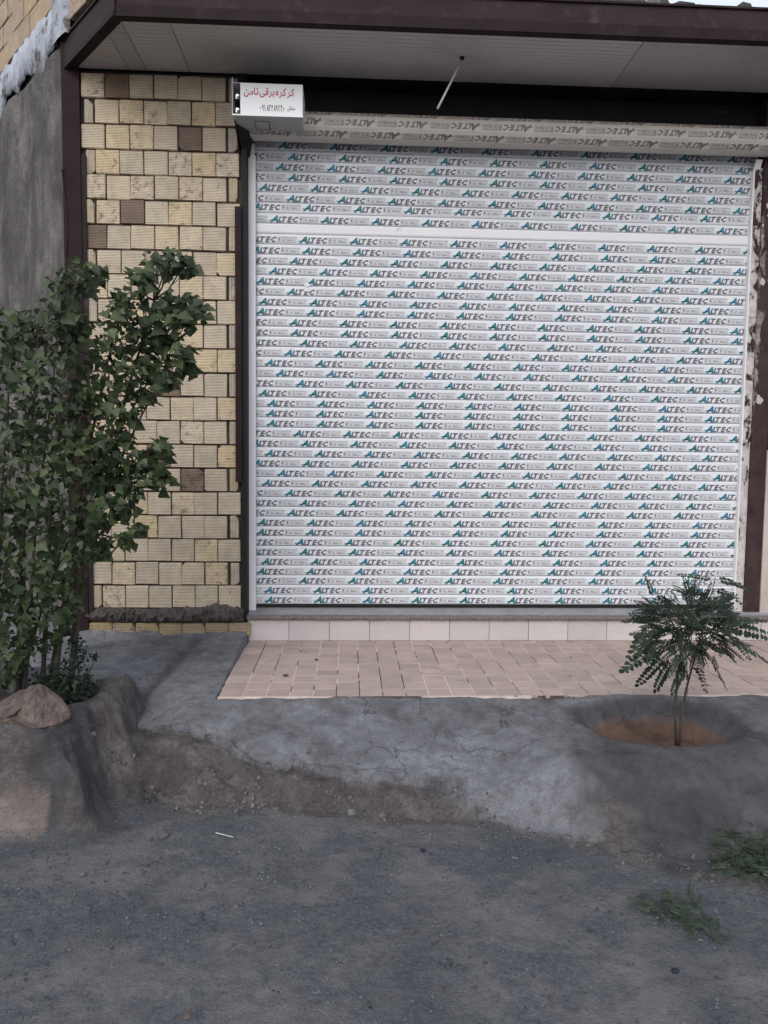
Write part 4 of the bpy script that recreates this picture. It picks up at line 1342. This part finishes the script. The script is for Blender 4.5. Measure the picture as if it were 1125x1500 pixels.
me = bpy.data.meshes.new('rubble'); me.from_pydata(rv, [], rf)
me.materials.append(simple('rubble', (0.115, 0.108, 0.108), 0.95, 0.6, 9, 0.6, 0.003, 120))
tag(link(bpy.data.objects.new('rubble', me)), 'crumbled cement and clay bits along the foot of the apron', 'rubble', kind='stuff')

# ------------------------------------------------------------------ leaves
def poplar_leaf(curl=0.12, wdt=0.46):
    v = [(0, 0, 0), (wdt, 0.22, curl), (wdt * 0.9, 0.42, curl), (wdt * 0.42, 0.74, curl * 0.4), (0, 1.08, -0.06), (-wdt * 0.42, 0.74, curl * 0.4), (-wdt * 0.9, 0.42, curl), (-wdt, 0.22, curl), (0, 0.40, -0.02)]
    f = [(0, 1, 8), (1, 2, 8), (2, 3, 8), (3, 4, 8), (4, 5, 8), (5, 6, 8), (6, 7, 8), (7, 0, 8)]
    return np.array(v), f


def merged_leaves(name, mats4, tmpl, mat, parent):
    V, F = tmpl
    n = len(mats4)
    A_ = np.array([np.array(m) for m in mats4])
    hv = np.concatenate([V, np.ones((len(V), 1))], 1)
    out_ = np.einsum('nij,kj->nki', A_, hv)[:, :, :3].reshape(-1, 3)
    f = np.array(F)[None] + (np.arange(n) * len(V))[:, None, None]
    f = f.reshape(-1, 3)
    me = bpy.data.meshes.new(name)
    me.vertices.add(len(out_)); me.vertices.foreach_set('co', out_.reshape(-1))
    me.loops.add(f.size); me.loops.foreach_set('vertex_index', f.reshape(-1).astype(np.int32))
    me.polygons.add(len(f)); me.polygons.foreach_set('loop_start', np.arange(0, f.size, 3, dtype=np.int32))
    me.update(calc_edges=True)
    at = me.attributes.new('tint', 'FLOAT', 'POINT')
    at.data.foreach_set('value', np.repeat(rng.random(n), len(V)).astype(np.float32))
    me.materials.append(mat)
    o = link(bpy.data.objects.new(name, me))
    at_parent(o, parent)
    o['kind'] = 'stuff'
    return o


def orient(pos, dirv, up, size, twist):
    y = dirv.normalized()
    x = y.cross(up)
    if x.length < 0.01: x = Vector((1, 0, 0))
    x.normalize()
    z = x.cross(y)
    q = Matrix((x, y, z)).transposed() @ Matrix.Rotation(twist, 3, 'Y')
    return Matrix.Translation(pos) @ q.to_4x4() @ Matrix.Scale(size, 4)


# ---- poplar at the left
base = Vector((-1.56, -1.30, 0.27))
pop = empty('poplar_tree', base, 'bushy young poplar with dark triangular leaves in the planter at the left', 'tree')
YD = -1.35
blobs = [(112, 412, 24), (98, 425, 22), (128, 400, 20), (95, 460, 28), (225, 388, 16), (250, 382, 17), (268, 390, 15), (205, 410, 18), (190, 440, 20), (178, 462, 22),
         (250, 446, 17), (275, 450, 19), (290, 456, 15), (232, 465, 22), (262, 474, 20), (205, 490, 28), (165, 500, 34), (235, 500, 22), (262, 520, 14), (268, 540, 13), (225, 535, 24), (240, 558, 16),
         (195, 545, 30), (205, 580, 18), (150, 560, 40), (110, 505, 36), (60, 490, 38), (20, 480, 32), (-20, 520, 50), (20, 560, 48), (75, 565, 46), (120, 610, 40), (60, 630, 50), (-10, 640, 60),
         (165, 600, 18), (190, 610, 13), (172, 640, 16), (150, 655, 26), (110, 670, 42), (200, 672, 20), (225, 668, 16), (236, 652, 9), (215, 695, 20), (235, 705, 12), (180, 690, 24), (150, 700, 28), (60, 700, 55), (-20, 730, 60),
         (190, 722, 20), (150, 740, 26), (110, 750, 36), (50, 780, 52), (-20, 800, 55), (185, 750, 13), (140, 770, 15), (185, 788, 13), (196, 776, 11), (150, 800, 12), (120, 805, 22), (80, 830, 34), (30, 850, 42), (-30, 870, 50),
         (98, 860, 22), (60, 890, 28), (15, 910, 34), (95, 900, 16), (30, 950, 26), (90, 930, 15), (10, 985, 20), (-30, 940, 40)]
lmats, branch_tips = [], []
tmpl = poplar_leaf()
for (bx_, by_, br_) in blobs:
    c = atY(bx_, by_, YD)
    k_ = (YD - CAM.y) / FPX
    R_ = br_ * k_
    dy = random.uniform(-0.10, 0.12)
    c = atY(bx_, by_, YD + dy)
    branch_tips.append((c, R_))
    n = int(18 + (br_ ** 1.6) * 0.27)
    if by_ > 840: n = int(n * 0.95)
    for _ in range(n):
        while True:
            q = Vector((random.uniform(-1, 1), random.uniform(-1, 1), random.uniform(-1, 1)))
            if q.length < 1: break
        pos = c + Vector((q.x * R_, q.y * max(R_, 0.10) * 1.5, q.z * R_))
        small = 0.75 if random.random() < 0.45 else 1.0
        s_ = (0.028 + 0.043 * random.random() ** 1.8) * small
        if by_ < 470 or bx_ > 220: s_ *= 1.12
        dirv = Vector((random.gauss(0.25, 0.6), random.gauss(-0.25, 0.55), random.gauss(-0.55, 0.45)))
        if bx_ > 200: dirv += Vector((0.7, 0, 0.25))
        up = Vector((random.gauss(0, 0.5), random.gauss(-0.8, 0.4), random.gauss(0.8, 0.4)))
        lmats.append((orient(pos, dirv, up, s_, random.gauss(0, 0.5)), s_, pos))
# the nearest and largest leaves are parts, the rest one mass
scr = sorted(range(len(lmats)), key=lambda i: -lmats[i][1] / (lmats[i][2] - CAM).length + (0 if atY else 0) - (0.0 if lmats[i][2].x > -2.2 else -1))
sel = set(scr[:300])
lm = []
for k in range(4):
    V, F = poplar_leaf(0.05 + 0.06 * k, 0.42 + 0.03 * k)
    me = bpy.data.meshes.new('leaf'); me.from_pydata([tuple(v) for v in V], [], F)
    me.polygons.foreach_set('use_smooth', [True] * len(F))
    me.materials.append(M['poplar']); lm.append(me)
for i in sel:
    o = bpy.data.objects.new('leaf', random.choice(lm))
    mm = lmats[i][0].copy(); mm.translation -= base
    link(o, pop); o.matrix_local = mm
merged_leaves('foliage', [lmats[i][0] for i in range(len(lmats)) if i not in sel], tmpl, M['poplar'], pop)
# stems rise in a bundle and arch out to the leaf clusters
stems = [(-1.78, 0.06), (-1.70, -0.02), (-1.62, 0.05), (-1.56, -0.03), (-1.50, 0.04), (-1.44, 0.0), (-1.40, 0.08), (-1.84, 0.02), (-1.66, 0.10), (-1.53, 0.12)]
tops = [(-40, 560), (20, 480), (60, 470), (98, 415), (112, 400), (170, 480), (245, 385), (-60, 640), (285, 455), (255, 520)]
mbS = []
for (sx_, sy_), (tx_, ty_) in zip(stems, tops):
    b0 = Vector((sx_, -1.30 + sy_, 0.24))
    tp = atY(tx_, ty_, YD + random.uniform(-0.1, 0.1))
    mid1 = b0.lerp(tp, 0.33) + Vector(((b0.x - tp.x) * 0.16, 0, 0.05))
    mid2 = b0.lerp(tp, 0.66) + Vector(((b0.x - tp.x) * 0.13, 0, 0.05))
    pts = []
    P_ = [b0, mid1, mid2, tp]
    for q in range(13):
        t_ = q / 12
        a_ = (1 - t_) ** 3; b_ = 3 * t_ * (1 - t_) ** 2; c_ = 3 * t_ * t_ * (1 - t_); d_ = t_ ** 3
        pts.append(P_[0] * a_ + P_[1] * b_ + P_[2] * c_ + P_[3] * d_ + Vector((random.gauss(0, 0.004), random.gauss(0, 0.004), 0)))
    r0 = random.uniform(0.011, 0.019)
    at_parent(MB().tube(pts, [r0 * (1 - 0.85 * q / 12) for q in range(13)], 7).build('trunk', M['bark'], smooth=True), pop)
    mbS.append(pts)
tw = MB()
allp = [p for s_ in mbS for p in s_[3:]]
for c, R_ in branch_tips:
    cand = sorted(allp, key=lambda p: (p - c).length + (0.6 if p.z > c.z - 0.02 else 0))[0]
    m_ = cand.lerp(c, 0.5) + Vector((0, 0, -0.03))
    tw.tube([cand, m_, c, c + (c - m_).normalized() * R_ * 0.8], [0.0055, 0.0042, 0.003, 0.0012], 4)
    for _ in range(4):
        q = c + Vector((random.uniform(-1, 1), random.uniform(-1, 1), random.uniform(-0.7, 1))) * R_
        tw.tube([m_.lerp(c, random.random()), q], [0.0022, 0.0009], 3)
o = at_parent(tw.build('twigs', M['twig']), pop); o['kind'] = 'stuff'

# ---- little shrub growing at the poplar's foot
sbase = Vector((-1.33, -1.22, 0.27))
shb = empty('small_shrub', sbase, 'small dark shrub at the foot of the poplar behind the boulder', 'shrub')
sm = []
stw = MB()
for (bx_, by_, br_) in [(112, 945, 9), (115, 965, 14), (95, 985, 24), (120, 1000, 18), (75, 1000, 24), (100, 1020, 20), (128, 1003, 10), (140, 962, 4), (60, 1020, 22), (125, 1015, 12)]:
    c = atY(bx_, by_, -1.33)
    R_ = br_ * 0.0034
    stw.tube([sbase, sbase.lerp(c, 0.5) + Vector((0, 0, 0.03)), c], [0.004, 0.003, 0.0015], 4)
    for _ in range(int(12 + br_ * 5)):
        q = Vector((random.gauss(0, 0.5), random.gauss(0, 0.7), random.gauss(0, 0.5))) * R_
        sm.append(orient(c + q, Vector((random.gauss(0, 1), random.gauss(-0.4, 0.7), random.gauss(0.2, 0.6))), Vector((0, -0.6, 1)), random.uniform(0.014, 0.028), random.gauss(0, 0.5)))
merged_leaves('foliage', sm, poplar_leaf(0.1, 0.34), M['locust'], shb)
at_parent(stw.build('stem', M['twig']), shb)


# ---- compound leaves
def frond_mesh(name, L, pairs, lw, ll, droop, mat):
    mb = MB()
    pts = []
    for q in range(8):
        t_ = q / 7
        pts.append(Vector((0, L * t_, -droop * t_ * t_)))
    mb.tube(pts, [0.0011 * (1.3 - t_ / 8) for t_ in range(8)], 3, 1)
    r = random.Random(hash(name) % 1000 + int(L * 1e4))
    def leaflet(p, ang, s_, tilt):
        d = Vector((math.sin(ang), math.cos(ang), tilt)).normalized()
        sd_ = Vector((math.cos(ang), -math.sin(ang), 0))
        a = p + d * 0.001
        n_ = d.cross(sd_) * 0.0015
        v = [a, a + d * ll * s_ * 0.35 + sd_ * lw * s_, a + d * ll * s_ * 0.75 + sd_ * lw * s_ * 0.85, a + d * ll * s_, a + d * ll * s_ * 0.75 - sd_ * lw * s_ * 0.85, a + d * ll * s_ * 0.35 - sd_ * lw * s_, a + d * ll * s_ * 0.5 - n_]
        mb.add(v, [(0, 1, 6), (1, 2, 6), (2, 3, 6), (3, 4, 6), (4, 5, 6), (5, 0, 6)])
    for k in range(pairs):
        t_ = 0.16 + 0.80 * k / (pairs - 1)
        p = Vector((0, L * t_, -droop * t_ * t_))
        s_ = (0.75 + 0.35 * math.sin(PI * min(1, t_ + 0.1))) * r.uniform(0.9, 1.1)
        for sgn in (-1, 1):
            leaflet(p, sgn * (1.25 + r.uniform(-0.15, 0.15)), s_, r.uniform(-0.45, 0.0))
    leaflet(Vector((0, L, -droop)), 0, 1, -0.2)
    me = mb.mesh(name, [mat, M['twig']])
    me.polygons.foreach_set('use_smooth', [True] * len(me.polygons))
    return me


# ---- sapling at the right
random.seed(21)
s0 = Vector((1.455, -1.60, 0.17))
sap = empty('locust_sapling', s0, 'young locust sapling with feathery compound leaves standing in the cement basin', 'tree')
fr = [frond_mesh('compound_leaf', L_, n_, 0.0092, 0.025, d_, M['locust']) for L_, n_, d_ in ((0.17, 9, 0.03), (0.15, 8, 0.045), (0.20, 10, 0.02), (0.13, 7, 0.05), (0.17, 9, 0.01))]
YS = -1.60
cc = atY(1010, 915, YS)
pxs = (YS - CAM.y) / FPX
b1 = s0 + Vector((0.0, 0, 0))
fork = atY(993, 1010, YS); top1 = atY(1000, 930, YS); top2 = atY(1035, 900, YS + 0.05)
at_parent(MB().tube([atY(1002, 1092, YS) + Vector((-0.035, 0, -0.02)), atY(988, 1040, YS), atY(992, 1000, YS), top1], [0.007, 0.0062, 0.0058, 0.003], 8).build('trunk', M['bark'], smooth=True), sap)
at_parent(MB().tube([atY(995, 1092, YS - 0.01) + Vector((0.0, 0, -0.02)), atY(998, 1050, YS - 0.012), atY(1005, 1010, YS), top2], [0.006, 0.0055, 0.005, 0.003], 8).build('trunk', M['bark'], smooth=True), sap)
nodes_ = []
br = MB()
for k in range(17):
    a_ = 2 * PI * k / 17 + random.uniform(-0.2, 0.2)
    ex, ez = math.cos(a_), math.sin(a_)
    # directions over a dome: wide to both sides, a little to the front and back
    e_ = Vector((ex * random.uniform(35, 62) * pxs, ez * random.uniform(30, 55) * pxs, random.uniform(-20, 45) * pxs))
    st = random.choice((top1, top2)).lerp(fork, random.uniform(0, 0.55))
    en = cc + e_
    br.tube([st, st.lerp(en, 0.5) + Vector((0, 0, 0.02)), en], [0.0035, 0.0027, 0.0015], 5)
    for t_ in (0.30, 0.45, 0.6, 0.72, 0.85, 1.0):
        nodes_.append((st.lerp(en, t_) + Vector((0, 0, 0.02 * math.sin(PI * t_))), (en - st).normalized()))
up_ = [atY(1030, 900, YS), atY(1042, 870, YS), atY(1048, 846, YS)]
br.tube(up_, [0.003, 0.0025, 0.0015], 5)
at_parent(br.build('branches', M['twig']), sap)


def add_frond(p, d, up, me, sc, parent):
    o = bpy.data.objects.new('compound_leaf', me)
    mm = orient(p, d, up, sc, random.gauss(0, 0.55))
    mm.translation -= Vector(parent.location)
    link(o, parent); o.matrix_local = mm


nf = 0
for p, d in nodes_:
    for _ in range(1):
        out_d = (p - (cc + Vector((0, 0, -0.10)))).normalized()
        dd = out_d * 0.9 + d * 0.3 + Vector((random.gauss(0, 0.45), random.gauss(-0.1, 0.45), random.gauss(-0.12, 0.3)))
        dd.z = min(dd.z, 0.25 * dd.length)
        add_frond(p, dd, Vector((random.gauss(0, 0.25), -0.25, 1)), random.choice(fr), random.uniform(0.45, 0.75), sap); nf += 1
for (ax, ay, ex_, ey_) in ((1048, 848, 1000, 840), (1048, 848, 1105, 852), (1045, 862, 1100, 872), (1043, 870, 1005, 868), (1060, 915, 1122, 928), (1050, 905, 1118, 905), (1055, 925, 1116, 955), (965, 905, 922, 905),
                           (955, 915, 915, 965), (965, 950, 918, 970), (975, 960, 938, 1002), (985, 965, 955, 1008), (1040, 960, 1066, 1005), (1020, 975, 1045, 1008), (1070, 930, 1100, 958), (990, 880, 940, 872), (1000, 980, 985, 1015), (1005, 975, 1015, 1015)):
    a_, e_ = atY(ax, ay, YS - random.uniform(0, 0.12)), atY(ex_, ey_, YS - random.uniform(0.0, 0.2))
    add_frond(a_, e_ - a_, Vector((0, -0.5, 1)), random.choice(fr), (e_ - a_).length / 0.165, sap)

for _ in range(230):
    a_ = random.uniform(0, 2 * PI); r_ = random.random() ** 0.6
    px_, py_ = 1010 + 66 * r_ * math.cos(a_), 922 + 50 * r_ * math.sin(a_)
    dep = random.uniform(-0.17, 0.20)
    a0_ = atY(px_, py_, YS + dep)
    dd = Vector(((px_ - 1003) / 62 + random.gauss(0, 0.35), dep * 4 + random.gauss(0, 0.3), -(py_ - 915) / 70 - 0.05 + random.gauss(0, 0.3)))
    add_frond(a0_, dd, Vector((random.gauss(0, 0.3), -0.7, 0.8)), random.choice(fr), random.uniform(0.38, 0.62), sap)

# ---- weeds on the road
wf = [frond_mesh('weed_leaf', L_, n_, 0.0036, 0.0095, 0.012, M['weed']) for L_, n_ in ((0.07, 9), (0.055, 8), (0.08, 10))]


def weed(px, py, label, n, spread, angs, scale=1.0):
    p = atZ(px, py, 0.01); z = ground_z(p.x, p.y); p = atZ(px, py, z)
    wd = empty('weed', (p.x, p.y, z), label, 'weed')
    rt_ = MB().tube([(p.x, p.y, z - 0.01), (p.x + 0.005, p.y, z + 0.012)], [0.004, 0.002], 5)
    at_parent(rt_.build('stem', M['twig']), wd)
    for _ in range(n):
        a_ = random.uniform(*angs)
        r_ = random.random() ** 0.7 * spread
        q = Vector((p.x + math.cos(a_) * r_, p.y + math.sin(a_) * r_ * 0.75, 0))
        q.z = ground_z(q.x, q.y) + 0.008 + 0.02 * random.random()
        a2 = a_ + random.gauss(0, 1.6)
        o = bpy.data.objects.new('leaf_spray', random.choice(wf))
        mm = orient(q, Vector((math.cos(a2), math.sin(a2), random.uniform(-0.05, 0.28))), Vector((0, 0, 1)), random.uniform(0.5, 1.0) * scale, random.gauss(0, 0.5))
        mm.translation -= Vector(wd.location)
        link(o, wd); o.matrix_local = mm


random.seed(5)
weed(1110, 1262, 'green pinnate weed creeping over the road at the right edge', 170, 0.18, (0, 6.28), 1.15)
weed(985, 1335, 'small drying weed flat on the road below the sapling', 60, 0.12, (0, 6.28), 0.9)
weed(1035, 1365, 'thin sprig of weed just right of the drying weed', 16, 0.05, (0, 6.28), 0.8)
